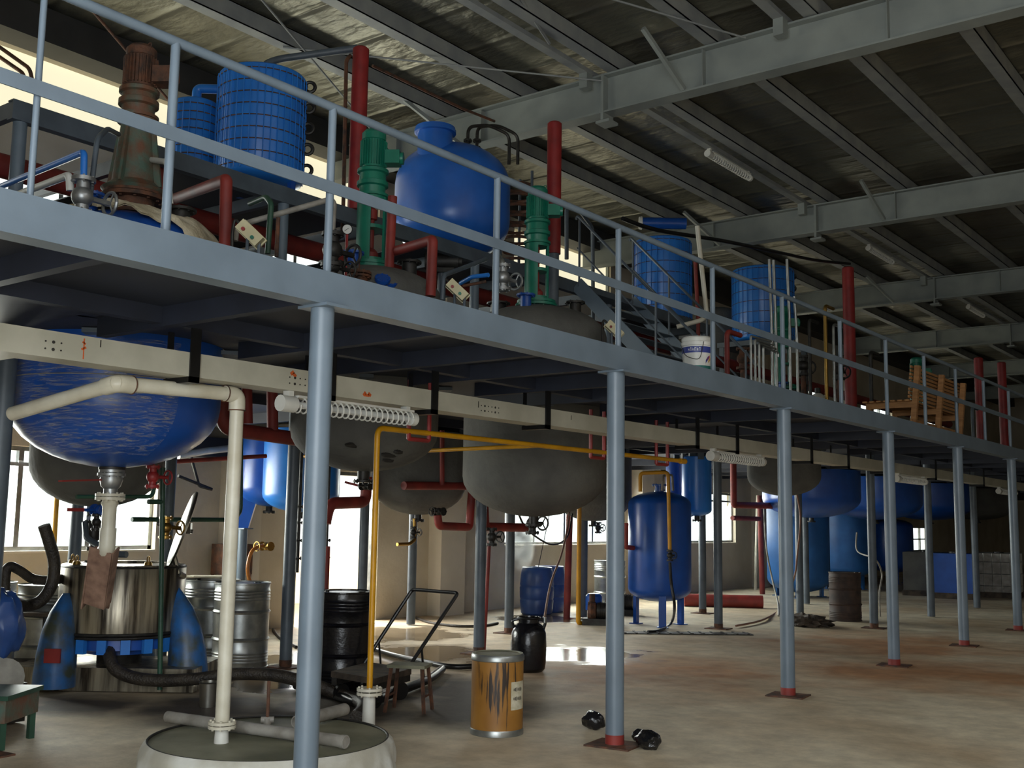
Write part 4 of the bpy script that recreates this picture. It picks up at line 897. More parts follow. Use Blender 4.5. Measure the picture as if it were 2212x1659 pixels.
# ------------------------------------------------------------------ red pipework under the deck
lowpipe('red_pipe', 'thick red pipe with elbow between the first two reactors', 'redpipe', .07, [onX(482, 830, -4.05), onX(482, 925, -4.05), onX(640, 948, -4.05)], .12)
lowpipe('red_pipe', 'red downpipe joining the thick red elbow, left one', 'redpipe', .05, [onX(533, 830, -4.05), onX(535, 915, -4.05)])
lowpipe('red_pipe', 'red downpipe joining the thick red elbow, right one', 'redpipe', .055, [onX(588, 830, -4.05), onX(589, 930, -4.05)])
lowpipe('red_pipe', 'thick red pipe with elbow in front of the doorway', 'redpipe', .07, [onX(702, 1130, -5.2), onX(712, 1087, -5.2), onX(790, 1085, -5.2), onX(792, 1030, -5.2)], .1)
lowpipe('red_pipe', 'red riser below the doorway elbow, beside the front column', 'redpipe', .035, [onX(707, 1180, -5.2), (onX(707, 1180, -5.2).x, onX(707, 1180, -5.2).y, 0)])
lowpipe('red_pipe', 'red U shaped pipe left of the largest grey reactor', 'redpipe', .05, [onX(945, 1112, -4.5), onX(948, 1136, -4.5), onX(1014, 1139, -4.5), onX(1020, 1050, -4.5)], .05)
lowpipe('red_pipe', 'red pipe stub under the largest grey reactor', 'redpipe', .055, [onX(1046, 1090, -4.3), onX(1048, 1138, -4.3), onX(1136, 1140, -4.3)], .05)
lowpipe('red_pipe', 'thin red riser beside the column behind the fibre drum', 'redpipe', .022, [onX(1058, 1150, -4.15), onX(1045, 1412, -4.15)])
lowpipe('red_pipe', 'red riser with floor run behind the blue plastic drums', 'redpipe', .055, [onX(1232, 1060, -6.0), onX(1224, 1340, -6.0), onX(1300, 1352, -6.0)], .06)
lowpipe('yellow_riser', 'yellow riser pipe right of the red one', 'yellow', .035, [onX(1252, 1060, -5.3), onX(1249, 1345, -5.3), onX(1300, 1352, -5.3)], .04)
lowpipe('red_pipe', 'dark red pipe behind the hanging blue receivers', 'redpipe', .06, [(onX(1585, 1091, -4.9).x, onX(1585, 1091, -4.9).y, 2.80), onX(1585, 1091, -4.9), onX(1700, 1093, -4.9)])
lowpipe('red_pipe', 'lower dark red pipe right of the hanging receivers', 'redpipe', .05, [onX(1582, 1119, -6.0), onX(1640, 1121, -6.0)])
lowpipe('red_pipe', 'fat red pipe lying on the floor by the back wall', 'redpipe', .12, [onZ(1478, 1296, .12), onZ(1648, 1300, .12)])
lowpipe('red_pipe', 'red riser standing at the end of the fat floor pipe', 'redpipe', .06, [onX(1641, 1070, -6.6), onX(1647, 1285, -6.6)])
lowpipe('pale_pipe', 'pale vertical pipe beside the red riser at the back wall', 'pvc', .04, [onX(1637, 1070, -7.4), onX(1632, 1275, -7.4)])
lowpipe('red_pipe', 'red bar frame behind the second hanging grey vessel', 'redpipe', .05, [onX(872, 1049, -4.62), onX(1005, 1050, -4.62)])
lowpipe('red_pipe', 'upright red post of the bar frame', 'redpipe', .03, [onX(955, 930, -4.5), onX(955, 1048, -4.5)])
lowpipe('red_pipe', 'short red upright beside the standing blue tank', 'redpipe', .035, [onX(1353, 1130, -4.6), onX(1352, 1182, -4.6), onX(1372, 1184, -4.6)], .03)
valve(onX(948, 1105, -4.45), (1, 0, 0), .9, 'black valve on the red U shaped pipe')
valve(onX(1062, 1160, -4.1), (0, 0, 1), 1.2, 'black wheel valve beside the column behind the fibre drum')
valve(onX(1150, 1130, -3.1), (0, 0, 1), 1.4, 'black outlet valve under the largest grey reactor')
valve(onX(1292, 1140, -5.6), (0, 0, 1), 1.0, 'dark valve under the far grey vessel at the right window')
t = valve(onX(893, 1150, -5.2), (0, 0, 1), .8, 'sight glass valve under the second hanging grey vessel')
lowpipe('drain_tap', 'brass drain tap below the sight glass valve', 'brass', .022, [onX(895, 1120, -5.2), onX(897, 1165, -5.2), onX(885, 1175, -5.2), onX(858, 1176, -5.2)], .03, 'tap')
valve(onX(790, 1050, -5.0), (1, 0, 0), .9, 'dark valve beside the red pipe in the doorway', 'iron', False, (-.12, -.12, .04))
for k, (px_, lbl) in enumerate([(645, 'dark valve chain left of the front column in the doorway'), (706, 'dark valve chain right of the front column in the doorway')]):
    pt = onX(px_, 1150, -5.3); t = thing('valve_chain', lbl, 'valve', pt)
    b = MB()
    for dz in (.28, .1, -.1, -.3): flange(b, pt+V((0, 0, dz)), (0, 0, 1), .05, .018, 6, .006)
    b.cyl(V((pt.x, pt.y, 2.8)), pt-V((0, 0, .45)), .02, n=10); b.build('valve_stack', 'iron', t)
    MB().beam(pt+V((0, 0, 0)), pt+RS*-.1+V((0, 0, -.02)), .02, .01).build('lever', 'iron', t)
# fittings of the standing blue tank
lowpipe('yellow_pipe', 'yellow pipe arching over the standing blue tank and down its front', 'yellow', .028, [onX(1383, 1062, -4.2), onX(1383, 1022, -4.2), onX(1443, 1020, -3.86), onX(1447, 1190, -3.86)], .06)
lowpipe('white_pipe', 'small pale pipe loop on top of the standing blue tank', 'pvcdirty', .018, [onX(1430, 1060, -4.1), onX(1432, 1028, -4.1), onX(1452, 1026, -4.1), onX(1454, 1060, -4.1)], .04)
valve(onX(1447, 1200, -3.84), (0, 0, 1), .9, 'dark valve at the lower end of the yellow tank pipe')
hosep('black_hose', [onX(1447, 1215, -3.83), onX(1450, 1260, -3.83), onX(1457, 1310, -3.83), onZ(1450, 1345, .02), onZ(1425, 1362, .02), onZ(1400, 1365, .02)], .022, 'black', 'black hose hanging from the standing blue tank to the floor')
def pump(x, y, rz, label):
    t = thing('floor_pump', label, 'pump', (x, y, 0)); d = V((math.cos(rz), math.sin(rz), 0)); c = V((x, y, .22))
    b = MB(); b.cyl(c, c+d*.32, .12, n=20)
    for k in range(8): b.lathe(c+d*(.04+.03*k), [(.12, 0), (.132, .002), (.132, .01), (.12, .012)], 20, d)
    b.build('motor', 'iron', t)
    b = MB(); b.lathe(c-d*.14, [(0, 0), (.13, 0), (.15, .05), (.12, .12), (.06, .14)], 22, d); b.cyl(c-d*.08, c-d*.08+V((0, 0, .25)), .045); b.build('casing', 'rust', t)
    MB().box(V((x, y, .05))+d*.08, (.6, .26, .1), rz).build('skid', 'iron', t); return t
q = onZ(1290, 1350, 0); pump(q.x, q.y, .5, 'dark floor pump right of the yellow riser')
q = onZ(1375, 1335, 0); pump(q.x-.6, q.y+.3, .3, 'dark floor pump behind the standing blue tank')
t = thing('upright_motor', 'dark upright motor beside the yellow riser', 'motor', onZ(1280, 1345, 0)); q = onZ(1280, 1345, 0)+V((.1, -.12, 0))
MB().cyl(q, q+V((0, 0, .2)), .1).build('foot', 'iron', t); MB().lathe(q, [(.08, .2), (.13, .21), (.13, .42), (.1, .46), (0, .47)], 22).build('motor', 'bluedark', t)
hosep('tan_hose', [onX(1720, 1060, -3.3), onX(1729, 1120, -3.3), onX(1722, 1200, -3.3), onX(1715, 1250, -3.4), onZ(1690, 1310, .03), onZ(1650, 1338, .03), onZ(1590, 1352, .03)], .016, 'pinkhose', 'tan hose hanging by the third front column')
hosep('tan_hose', [onX(1650, 1090, -5.6), onX(1655, 1180, -5.6), onX(1668, 1250, -5.6), onZ(1680, 1300, .03), onZ(1682, 1330, .03)], .018, 'pvcdirty', 'pale hose hanging left of the tall pale blue tank')
hosep('tan_hose', [onX(1851, 1150, -3.0), onX(1852, 1190, -3.0), onX(1890, 1208, -2.4), onX(1905, 1240, -2.4), onX(1900, 1280, -2.4), (onX(1900, 1280, -2.4).x, onX(1900, 1280, -2.4).y, .015)], .015, 'pvcdirty', 'thin pale hose behind the fourth front column')
q = onZ(1745, 1352, .0); t = thing('scrap_heap', 'dark heap of scrap sacking behind the third front column', 'heap', q)
MB().blob(q+V((0, 0, .06)), (.34, .30, .11), 5, .7, 16, 5).build('heap', 'darkwood', t)
t = thing('drain_grate', 'long dark floor drain grating near the standing blue tank', 'grating', onZ(1480, 1372, 0)); q = onZ(1480, 1369, 0)
b = MB(); b.box((q.x, q.y, .008), (1.9, .3, .012), .7)
for k in range(12): b.box(V((q.x, q.y, .018))+Matrix.Rotation(.7, 3, 'Z') @ V((-.88+k*.16, 0, 0)), (.03, .3, .012), .7)
b.build('grating', 'iron', t)
def ibc(x, y, material, label, cage=True, s=1.0):
    t = thing('liquid_cube', label, 'container', (x, y, 0)); rz = .15
    MB().box((x, y, .62*s), (1.0*s, 1.0*s, .98*s), rz).build('bottle', material, t)
    MB().box((x, y, .065), (1.05*s, 1.05*s, .13), rz).build('pallet', 'darkwood', t)
    MB().cyl((x, y, 1.1*s), (x, y, 1.15*s), .12).build('fill_cap', 'black', t)
    if cage:
        b = MB(); R = Matrix.Rotation(rz, 3, 'Z'); e = .515*s
        for k in range(6):
            u = -e+2*e*k/5
            for a, c in (((u, -e), (u, -e)), ((u, e), (u, e)), ((-e, u), (-e, u)), ((e, u), (e, u))): p = R @ V((a[0], a[1], 0))+V((x, y, 0)); b.cyl(p+V((0, 0, .13)), p+V((0, 0, 1.12*s)), .009, n=6)
        for z in (.3, .6, .9, 1.12):
            P = [R @ V((i*e, j*e, z*s))+V((x, y, 0)) for i, j in ((-1, -1), (1, -1), (1, 1), (-1, 1))]
            for i in range(4): b.cyl(P[i], P[(i+1) % 4], .009, n=6)
        b.build('cage', 'galv', t)
    return t
for (px_, py_, mt, lb) in [(1958, 1300, 'insul', 'grey liquid cube left of the dark blue one'), (2050, 1302, 'bluedark', 'dark blue liquid cube behind the fifth front column'), (2148, 1300, 'pvcdirty', 'pale caged liquid cube between the fifth and sixth front columns')]:
    q = onZ(px_, py_-8, 0); ibc(q.x, q.y+(1.5 if mt == 'insul' else .5), mt, lb, mt == 'pvcdirty', .9)

# ------------------------------------------------------------------ plant on the mezzanine
def agitator(x, y, z, h, mats, label, style=0, box_a=.6):
    g, dk = mats; t = thing('agitator_drive', label, 'machine', (x, y, z)); s = h/1.3
    b = MB(); flange(b, (x, y, z-.05), (0, 0, 1), .24, .03, 12, .012); flange(b, (x, y, z-.01), (0, 0, 1), .22, .03, 12, .012); b.cyl((x, y, z-.16), (x, y, z-.02), .16); b.build('base_flange', dk, t)
    zp, zr, zm = z+.03, z+.66*s, z+.95*s
    if style == 0:
        b = MB()
        for a0, a1 in ((-3.1, -.85), (.3, 1.2)):
            rings = []
            for zz_, rr in ((zp, .14), (zr, .14)):
                o = [V((x+rr*math.cos(a0+(a1-a0)*k/10), y+rr*math.sin(a0+(a1-a0)*k/10), zz_)) for k in range(11)]; i_ = [V((x+.118*math.cos(a0+(a1-a0)*k/10), y+.118*math.sin(a0+(a1-a0)*k/10), zz_)) for k in range(10, -1, -1)]
                rings.append(o+i_)
            b.loft(rings)
        for zz_ in (zp, (zp+zr)/2, zr-.03): b.lathe((x, y, 0), [(.09, zz_), (.13, zz_), (.13, zz_+.035), (.09, zz_+.035)], 28)
        b.build('lantern_stand', g, t)
        b = MB(); b.cyl((x, y, zp-.05), (x, y, zr), .03); b.lathe((x, y, 0), [(.03, zp), (.075, zp+.01), (.075, zp+.09), (.05, zp+.12), (.03, zp+.14)], 20); b.lathe((x, y, 0), [(.03, zr-.22), (.055, zr-.21), (.055, zr-.12), (.03, zr-.1)], 20); b.build('drive_shaft', 'redpipe', t)
    else:
        b = MB(); b.lathe((x, y, 0), [(.22, zp-.02), (.24, zp), (.2, zp+.03), (.165, zp+.06), (.12, zr-.04), (.15, zr-.03), (.15, zr)], 28)
        for k in range(4): a = .5+k*math.pi/2; b.beam((x+.2*math.cos(a), y+.2*math.sin(a), zp+.02), (x+.13*math.cos(a), y+.13*math.sin(a), zr-.1), .02, .05, (math.cos(a), math.sin(a), 0))
        b.build('lantern_stand', g, t)
    b = MB(); b.lathe((x, y, 0), [(.1, zr), (.155, zr+.005), (.155, zr+.03), (.12, zr+.04), (.125, zr+.1), (.15, zr+.11), (.15, zr+.15), (.13, zr+.16), (.125, zm-.06), (.15, zm-.05), (.15, zm-.02), (.11, zm)], 30); b.build('gear_reducer', g, t)
    b = MB(); b.lathe((x, y, 0), [(.105, zm), (.105, zm+.27*s), (.115, zm+.275*s), (.115, zm+.34*s), (.09, zm+.37*s), (0, zm+.375*s)], 30)
    for k in range(26): a = 2*math.pi*k/26; b.box((x+.115*math.cos(a), y+.115*math.sin(a), zm+.14*s), (.03, .006, .24*s), a)
    b.torus((x+.1, y, zm+.36*s), .02, .005, (0, 1, 0), 12, 6); b.build('motor', dk if style else g, t)
    e = V((math.cos(box_a), math.sin(box_a), 0)); c = V((x, y, zm+.1*s))+e*.19
    MB().box(c, (.14, .15, .13), box_a).cyl(c+e*.05, c+e*.1, .06).build('terminal_box', dk if style else g, t)
    return t
agitator(-3.0, -2.12, 3.98, 1.16, ('greenold', 'rust'), 'rusty old agitator drive on the blue wrapped vessel', 1)
agitator(-3.0, .43, 3.93, 1.30, ('green', 'green'), 'green agitator drive on the second vessel, beside the gauge', 0)
agitator(-3.0, 3.1, 4.03, 1.33, ('green', 'green'), 'green agitator drive on the largest grey dome', 0)
agitator(-3.0, 9.9, 3.8, 1.3, ('green', 'green'), 'dark green agitator drive behind the bucket, far along', 0)
agitator(-2.6, 15.6, 3.6, 1.35, ('green', 'green'), 'dark green agitator drive behind the wooden bench', 0)
tag(shell(-2.6, 15.6, .75, 2.6, 2.8, 3.2, 3.55).build('far_vessel', 'insul', origin=(-2.6, 15.6, 2.6)), 'dim vessel dome behind the wooden bench', 'vessel')
# woven sack thrown over the dome of the first vessel
b = MB(); rows = []
for i in range(11):
    row = []
    for j in range(40):
        a = -2.3+3.3*j/39; f = i/10; side = max(0, min(1, (a+.9)/1.2))
        ro = .50+.32*side+.04*math.sin(j*.9)+.03*math.sin(j*2.1); rr = .33+(ro-.33)*f
        hh = 3.42+.38*math.sqrt(max(0, 1-min(1, (rr/.76))**2))+.03+.05*(noise.noise(V((a*3, f*3, 1)))+.4)-max(0, rr-.74)*1.6
        row.append(V((-3.0+rr*math.cos(a), -2.16+rr*math.sin(a), hh)))
    rows.append(row)
rows2 = [[p+V((0, 0, -.012)) for p in r_] for r_ in rows]
b.loft(rows, False, False); b.loft(rows2[::-1], False, False)
tag(b.build('woven_sack', 'sack'), 'crumpled woven sack thrown over the blue dome at left', 'sack')
# upper platform
PZ = 4.80; PLX = -3.95
t = thing('upper_platform', 'grey steel platform frame carrying the blue tanks above the mezzanine', 'platform', (PLX, 2, 2.83))
MB().b2((PLX, -2.62, PZ-.16), (PLX+.012, 9.2, PZ)).b2((PLX-.07, -2.62, PZ-.16), (PLX, 9.2, PZ-.148)).b2((PLX-.07, -2.62, PZ-.012), (PLX, 9.2, PZ)).build('edge_channel', 'steel_dark', t)
MB().b2((-6.6, -2.62, PZ-.16), (-6.588, 9.2, PZ)).build('rear_channel', 'steel_dark', t)
for y in (-2.58, -1.3, .2, 1.6, 3.1, 4.6, 6.0, 7.4, 9.1): MB().b2((-6.59, y-.03, PZ-.14), (PLX, y+.03, PZ-.01)).build('cross_beam', 'steel_dark', t)
for a, bb in ((-.9, 1.5), (2.6, 4.6), (7.6, 9.2)): MB().b2((-6.5, a, PZ-.008), (-4.1, bb, PZ+.004)).build('floor_plate', 'plank', t)
for y in (-2.52, .2, 3.2, 6.2, 9.1):
    MB().cyl((PLX-.05, y, 2.83), (PLX-.05, y, PZ-.16), .055, n=20).build('post', 'steel', t)
    if y < 9: MB().cyl((-6.55, y, 2.83), (-6.55, y, PZ-.16), .055, n=14).build('post', 'steel_dark', t)
def coil_tank(x, y, r, z0, z1, label, hoops=9, bars=34, bends=None, dishb=.1, material='blue'):
    t = thing('coil_tank', label, 'tank', (x, y, z0), None)
    shell(x, y, r, z0, z0+dishb, z1-.06, z1, 44).build('shell', material, t)
    b = MB()
    for k in range(hoops): b.torus((x, y, z0+dishb+.05+(z1-z0-dishb-.16)*k/(hoops-1)), r+.008, .006, n=40, k=5)
    b.build('hoop_wires', 'rust', t)
    b = MB()
    for k in range(bars): a = 2*math.pi*k/bars; b.cyl((x+(r+.012)*math.cos(a), y+(r+.012)*math.sin(a), z0+dishb), (x+(r+.012)*math.cos(a), y+(r+.012)*math.sin(a), z1-.08), .006 if r > .3 else .005, n=5)
    b.build('vertical_wires', material, t)
    if bends:
        e = V((math.cos(bends[0]), math.sin(bends[0]), 0))
        for k in range(bends[1]): MB().torus(V((x, y, z0+.22+(z1-z0-.35)*k/(bends[1]-1)))+e*(r+.045), .055, .02, (-e.y, e.x, 0), 18, 8).build('return_bend', 'iron', t)
    return t
p = onX(563, 300, -4.75); coil_tank(p.x, p.y, .455, PZ+.2, 6.27, 'big blue round tank wrapped in rusty wire grid', 9, 40, (.68, 5))
tk = thing('tank_stand', 'short grey legs under the big wire wrapped tank', 'stand', (p.x, p.y, PZ))
for k in range(4): a = .4+k*math.pi/2; MB().b2((p.x+.38*math.cos(a)-.03, p.y+.38*math.sin(a)-.03, PZ-.01), (p.x+.38*math.cos(a)+.03, p.y+.38*math.sin(a)+.03, PZ+.32)).build('leg', 'bluedark', tk)
UT = p
p = onX(420, 300, -5.35); coil_tank(p.x, p.y, .245, 4.81, 5.98, 'slim blue tank wrapped in wire, left of the big one', 11, 22)
lowpipe('blue_duct', 'short blue elbow duct between the two wire wrapped tanks', 'blue', .05, [(p.x, p.y, 5.97), (p.x, p.y, 6.12), (UT.x-.3, UT.y-.15, 6.12)], .05, 'duct')
lowpipe('vapour_pipe', 'grey pipe from the wire wrapped tank to the tall red duct', 'steel_dark', .04, [(UT.x, UT.y, 6.24), (UT.x, UT.y, 6.38), onX(600, 128, -4.7), onX(772, 104, -4.1)], .1)
# round blue vessel with neck
p = onX(978, 408, -4.7)
t = thing('round_vessel', 'big round blue vessel with a flanged neck on the platform', 'vessel', (p.x, p.y, 4.8))
shell(p.x, p.y, .74, 4.84, 5.35, 5.82, 6.36, 56).build('shell', 'bluemid', t)
q = onX(940, 300, -4.62); b = MB(); zn = onX(940, 276, -4.62).z; b.cyl((q.x, q.y, 5.95), (q.x, q.y, zn-.03), .22, n=28); b.lathe((q.x, q.y, zn), [(.22, -.08), (.262, -.075), (.262, -.04), (.25, -.035), (.25, -.005), (0, 0)], 32); b.build('neck_flange', 'bluemid', t)
for k in range(3): a = .5+k*2.1; b = MB(); b.beam((p.x+.6*math.cos(a), p.y+.6*math.sin(a), PZ), (p.x+.6*math.cos(a), p.y+.6*math.sin(a), 5.35), .09, .09); b.build('leg', 'bluedark', t)
for k, (u, lb) in enumerate([(1010, 'left vent loop on the round blue vessel'), (1030, 'right vent loop on the round blue vessel')]):
    c = onX(u, 322, -4.5); tt = thing('vent_loop', lb, 'pipe', c, 'vent loops')
    MB().tube([c-V((0, 0, .12)), c+V((0, 0, .3)), c+V((.12, .28, .38)), c+V((.25, .55, .3)), c+V((.25, .55, -.1))], .022, 10, .1).build('loop', 'iron', tt)
    b = MB(); flange(b, c, (0, 0, 1), .055); flange(b, c+V((0, 0, .1)), (0, 0, 1), .055); b.build('flange', 'iron', tt)
# tall red ducts
def duct(x, y, z0, z1, r, label):
    t = thing('red_duct', label, 'duct', (x, y, z0), 'tall red ducts')
    MB().lathe((x, y, 0), [(0, z0), (r, z0), (r, z1-.02), (r-.02, z1), (0, z1)], 28).build('pipe_body', 'red', t); return t
p = onX(775, 250, -3.95); duct(p.x, p.y, PZ, 6.6, .088, 'tall red duct behind the gauge and second agitator')
p = onX(1197, 380, -3.55); duct(p.x, p.y, 4.9, 6.62, .092, 'tall red duct behind the third agitator')
MB_ = MB().cyl((p.x, p.y, 2.84), (p.x, p.y, 4.9), .075); tag(MB_.build('duct_support', 'steel_dark'), 'grey pipe support under the tall red duct', 'support')
p = onX(1833, 640, -3.1); duct(p.x, p.y, 2.84, 6.45, .11, 'dim red duct in the middle distance on the mezzanine')
for k, (u, a_, bq) in enumerate([(2118, 775, 1000), (2168, 785, 1010)]):
    p = onX(u, 900, -2.4); duct(p.x, p.y, 2.84, onX(u, a_, -2.4).z, .1, ['far red duct right of the wooden bench', 'farthest red duct near the right edge'][k])
lowpipe('brown_pipe', 'thin brown pipe left of the tall red duct', 'rust', .022, [onX(757, 120, -4.3), onX(748, 130, -4.3), onX(742, 430, -4.3), (onX(742, 430, -4.3).x, onX(742, 430, -4.3).y, 4.66)], .06)
lowpipe('brown_pipe', 'thin brown pipe sloping under the roof to the vent loops', 'rust', .018, [onX(805, 142, -4.6), onX(1000, 235, -4.6), onX(1068, 262, -4.6)])
# red header and portals
lowpipe('red_header', 'fat dark red header pipe along the upper wall', 'redpipe', .11, [(-4.9, -6, 4.55), (-4.9, 26.0, 4.55)], 0, 'pipe')
lowpipe('red_portal', 'red pipe portal standing at the first two vessels', 'redpipe', .045, [onX(345, 350, -4.1), onX(345, 445, -4.1), onX(380, 428, -3.8), onX(489, 388, -2.15), onX(486, 532, -2.15)], .03)
lowpipe('red_portal', 'red pipe portal standing right of the second agitator', 'redpipe', .045, [onX(845, 545, -2.7), onX(935, 518, -1.95), onX(930, 640, -1.95)], .03)
lowpipe('red_pipe', 'red upright right beside the second agitator', 'redpipe', .045, [onX(848, 425, -2.65), onX(840, 592, -2.65)])
lowpipe('blue_pipe', 'thin blue pipe sloping down to a flanged valve at left', 'blue', .022, [onX(-20, 412, -3.9), onX(182, 328, -2.1), onX(180, 400, -2.1)], .04)
lowpipe('white_pipe', 'short white pipe with elbow at the left end of the mezzanine', 'white', .025, [onX(40, 420, -3.2), onX(150, 378, -2.2), onX(152, 412, -2.2)], .04)
valve(onX(178, 425, -2.1), (0, 0, 1), 1.4, 'flanged valve under the thin blue pipe', 'alu')
lowpipe('grey_pipe', 'arched grey pipe left of the rusty agitator', 'steel_dark', .018, [onX(192, 445, -2.2), onX(210, 300, -2.2), onX(232, 278, -2.4), onX(256, 290, -2.8)], .08)
lowpipe('white_pipe', 'white bent pipe right of the rusty agitator', 'white', .022, [onX(325, 345, -2.9), onX(362, 350, -2.4), onX(368, 440, -2.4)], .08)
lowpipe('brown_pipe', 'pale bent pipe rising between the first two agitators', 'pvcdirty', .022, [onX(508, 520, -2.3), onX(512, 490, -2.3), onX(545, 478, -2.3), onX(715, 430, -2.05), onX(722, 440, -2.05), onX(717, 520, -2.05)], .05)
valve(onX(718, 540, -2.05), (0, 0, 1), 1.6, 'flanged valve behind the railing post left of the gauge', 'iron')
valve(onX(718, 575, -2.05), (0, 0, 1), 1.3, 'lower flanged valve behind the railing post', 'iron')
lowpipe('green_pipe', 'dark green upright pipe between the first two agitators', 'dgreen', .022, [onX(578, 548, -2.2), onX(586, 440, -2.2), onX(575, 425, -2.3), onX(540, 440, -2.6)], .04)
lowpipe('brown_pipe', 'brown upright rod right of the dark green pipe', 'rust', .016, [onX(597, 555, -2.2), onX(601, 470, -2.2)])
t = thing('pressure_gauge', 'round white faced pressure gauge on a red stub pipe', 'gauge', onX(750, 495, -2.35)); g = onX(750, 495, -2.35); gd = (CAM-g).normalized()
MB().lathe(g-gd*.03, [(0, 0), (.046, 0), (.046, .035), (.04, .04), (.038, .034), (0, .034)], 28, gd).build('case', 'black', t)
MB().lathe(g+gd*.004, [(0, 0), (.039, 0), (.039, .002), (0, .002)], 28, gd).build('dial', 'white', t)
gu = frame(gd); MB().beam(g+gd*.008-RS*.022-V((0, 0, .016)), g+gd*.008+RS*.012+V((0, 0, .009)), .004, .002, gd).build('needle', 'ink', t)
MB().tube([g-gd*.015-V((0, 0, .045)), g-gd*.015-V((0, 0, .22)), V((g.x, g.y, 2.84))], .012, 8, .03).build('stem_pipe', 'red', t)
def switchbox(px_, py_, X, label, s=1.0):
    c = onX(px_, py_, X); t = thing('switch_box', label, 'switch', (c.x, c.y, 2.83), 'push button boxes')
    R = Matrix.Rotation(-.55, 3, TO); n_ = TO*.8+V((0, 0, .6))
    lx = (RS*math.cos(.75)-V((0, 0, 1))*math.sin(.75)); lz = lx.cross(TO).normalized()
    b = MB(); a = c-lx*.10*s; e = c+lx*.10*s; b.beam(a, e, .09*s, .085*s, lz); b.build('case', 'cream', t)
    f = MB(); f.beam(a-lx*.01*s-TO*.035*s, e+lx*.01*s-TO*.035*s, .02*s, .10*s, lz); f.build('cover_rim', 'cream', t)
    for k, mt in ((-1, 'red'), (1, 'green')): q = c+lx*.045*s*k+TO*.04*s+lz*.012*s; MB().cyl(q, q+TO*.02*s, .014*s, n=12).build('button', mt, t)
    b = MB(); b.cyl((c.x-.03, c.y, 2.83), (c.x-.03, c.y, c.z-.03), .012, n=8); b.cyl((c.x+.05, c.y+.04, 2.83), (c.x+.05, c.y+.04, c.z-.06), .012, n=8); b.build('stand_posts', 'steel_dark', t)
    MB().tube([a, a-lx*.06*s, a-lx*.08*s-V((0, 0, .12*s)), V((c.x-.08, c.y-.05, 2.84))], .012, 8, .05).build('cable', 'iron', t)
switchbox(541, 505, -1.9, 'cream push button box left of the gauge, behind the first railing bay')
switchbox(988, 627, -1.9, 'cream push button box between the two green agitators')
switchbox(1327, 712, -1.9, 'cream push button box behind the railing post above the second column')
t = thing('dome_flange', 'rusty flanged hand hole on the second vessel dome', 'flange', onX(775, 595, -2.6)); b = MB(); q = onX(775, 600, -2.55); flange(b, q, (0, 0, 1), .11, .02, 10, .012); flange(b, q+V((0, 0, .03)), (0, 0, 1), .11, .02, 10, .012); b.cyl(q-V((0, 0, .25)), q, .08); b.cyl(q, q+V((0, 0, .22)), .008, n=6); b.build('hand_hole', 'rust', t)
for k, (u, v_) in enumerate([(826, 606), (842, 614), (875, 622)]):
    q = onX(u, v_, -2.45); t = thing('blind_flange', ['blue blanked nozzle right of the second agitator, nearest it', 'blue blanked nozzle right of the second agitator, middle one', 'blue blanked nozzle right of the second agitator, outer one'][k], 'flange', q, 'blue blanked nozzles')
    b = MB(); flange(b, q, (.5, -.4, .7), .07, .03); b.cyl(q-V((.5, -.4, .7))*.2, q, .045); b.build('nozzle', 'bluedark', t)
lowpipe('blue_pipe', 'blue pipe and hose lying behind the second switch box', 'blue', .022, [onX(995, 612, -2.6), onX(1020, 598, -2.4), onX(1055, 594, -2.2)], .03)
lowpipe('grey_pipe', 'grey bent pipe left of the third railing bay', 'steel_dark', .022, [onX(955, 648, -2.0), onX(958, 595, -2.0), onX(1050, 560, -2.6)], .06)
lowpipe('brown_pipe', 'thin brown pipe behind the second switch box', 'rust', .015, [onX(1000, 618, -2.5), onX(1050, 608, -2.3)])
q = onX(955, 565, -4.2); t = thing('small_motor', 'dark horizontal motor lying under the round blue vessel', 'motor', q); b = MB(); b.cyl(q-RS*.2, q+RS*.2, .11); b.cyl(q+RS*.2, q+RS*.24, .08); b.box(q-V((0, 0, .12)), (.3, .2, .05), .65); b.build('motor', 'iron', t)
MB().cyl(q-V((0, 0, .14)), V((q.x, q.y, 2.83)), .05).build('pedestal', 'steel_dark', t)
valve(onX(1086, 600, -2.3), (0, 0, 1), 1.5, 'flanged valve beside the third railing post', 'alu')
lowpipe('grey_pipe', 'grey curved pipe above the valve by the third railing post', 'galv', .03, [onX(1086, 590, -2.3), onX(1085, 565, -2.3), onX(1070, 545, -2.5)], .04)
# dark coil rack
p = onX(1118, 450, -4.6); t = thing('coil_rack', 'dark coil condenser in a frame right of the round vessel', 'coil', (p.x, p.y, PZ))
b = MB()
for k in range(9): b.torus((p.x, p.y, PZ+.12+k*.15), .2, .022, n=28, k=8)
b.build('coil', 'rust', t)
for k in range(3): a = k*2.1; MB().cyl((p.x+.24*math.cos(a), p.y+.24*math.sin(a), PZ), (p.x+.24*math.cos(a), p.y+.24*math.sin(a), PZ+1.5), .02, n=8).build('rod', 'steel_dark', t)
lowpipe('bent_pipe', 'arched grey pipes behind the third agitator', 'steel_dark', .03, [onX(1224, 560, -4.4), onX(1224, 445, -4.4), onX(1250, 452, -4.6), onX(1280, 492, -4.8), onX(1281, 640, -4.8), (onX(1281, 640, -4.8).x, onX(1281, 640, -4.8).y, 2.83)], .12)
lowpipe('brown_pipe', 'upper brown pipe at the bright roof corner, far left', 'rust', .02, [onX(-20, 88, -6.5), onX(64, 148, -6.0), onX(70, 175, -6.0)], .05)
lowpipe('brown_pipe', 'lower brown pipe at the bright roof corner, far left', 'rust', .02, [onX(-20, 110, -6.5), onX(50, 158, -6.0), onX(55, 180, -6.0)], .05)
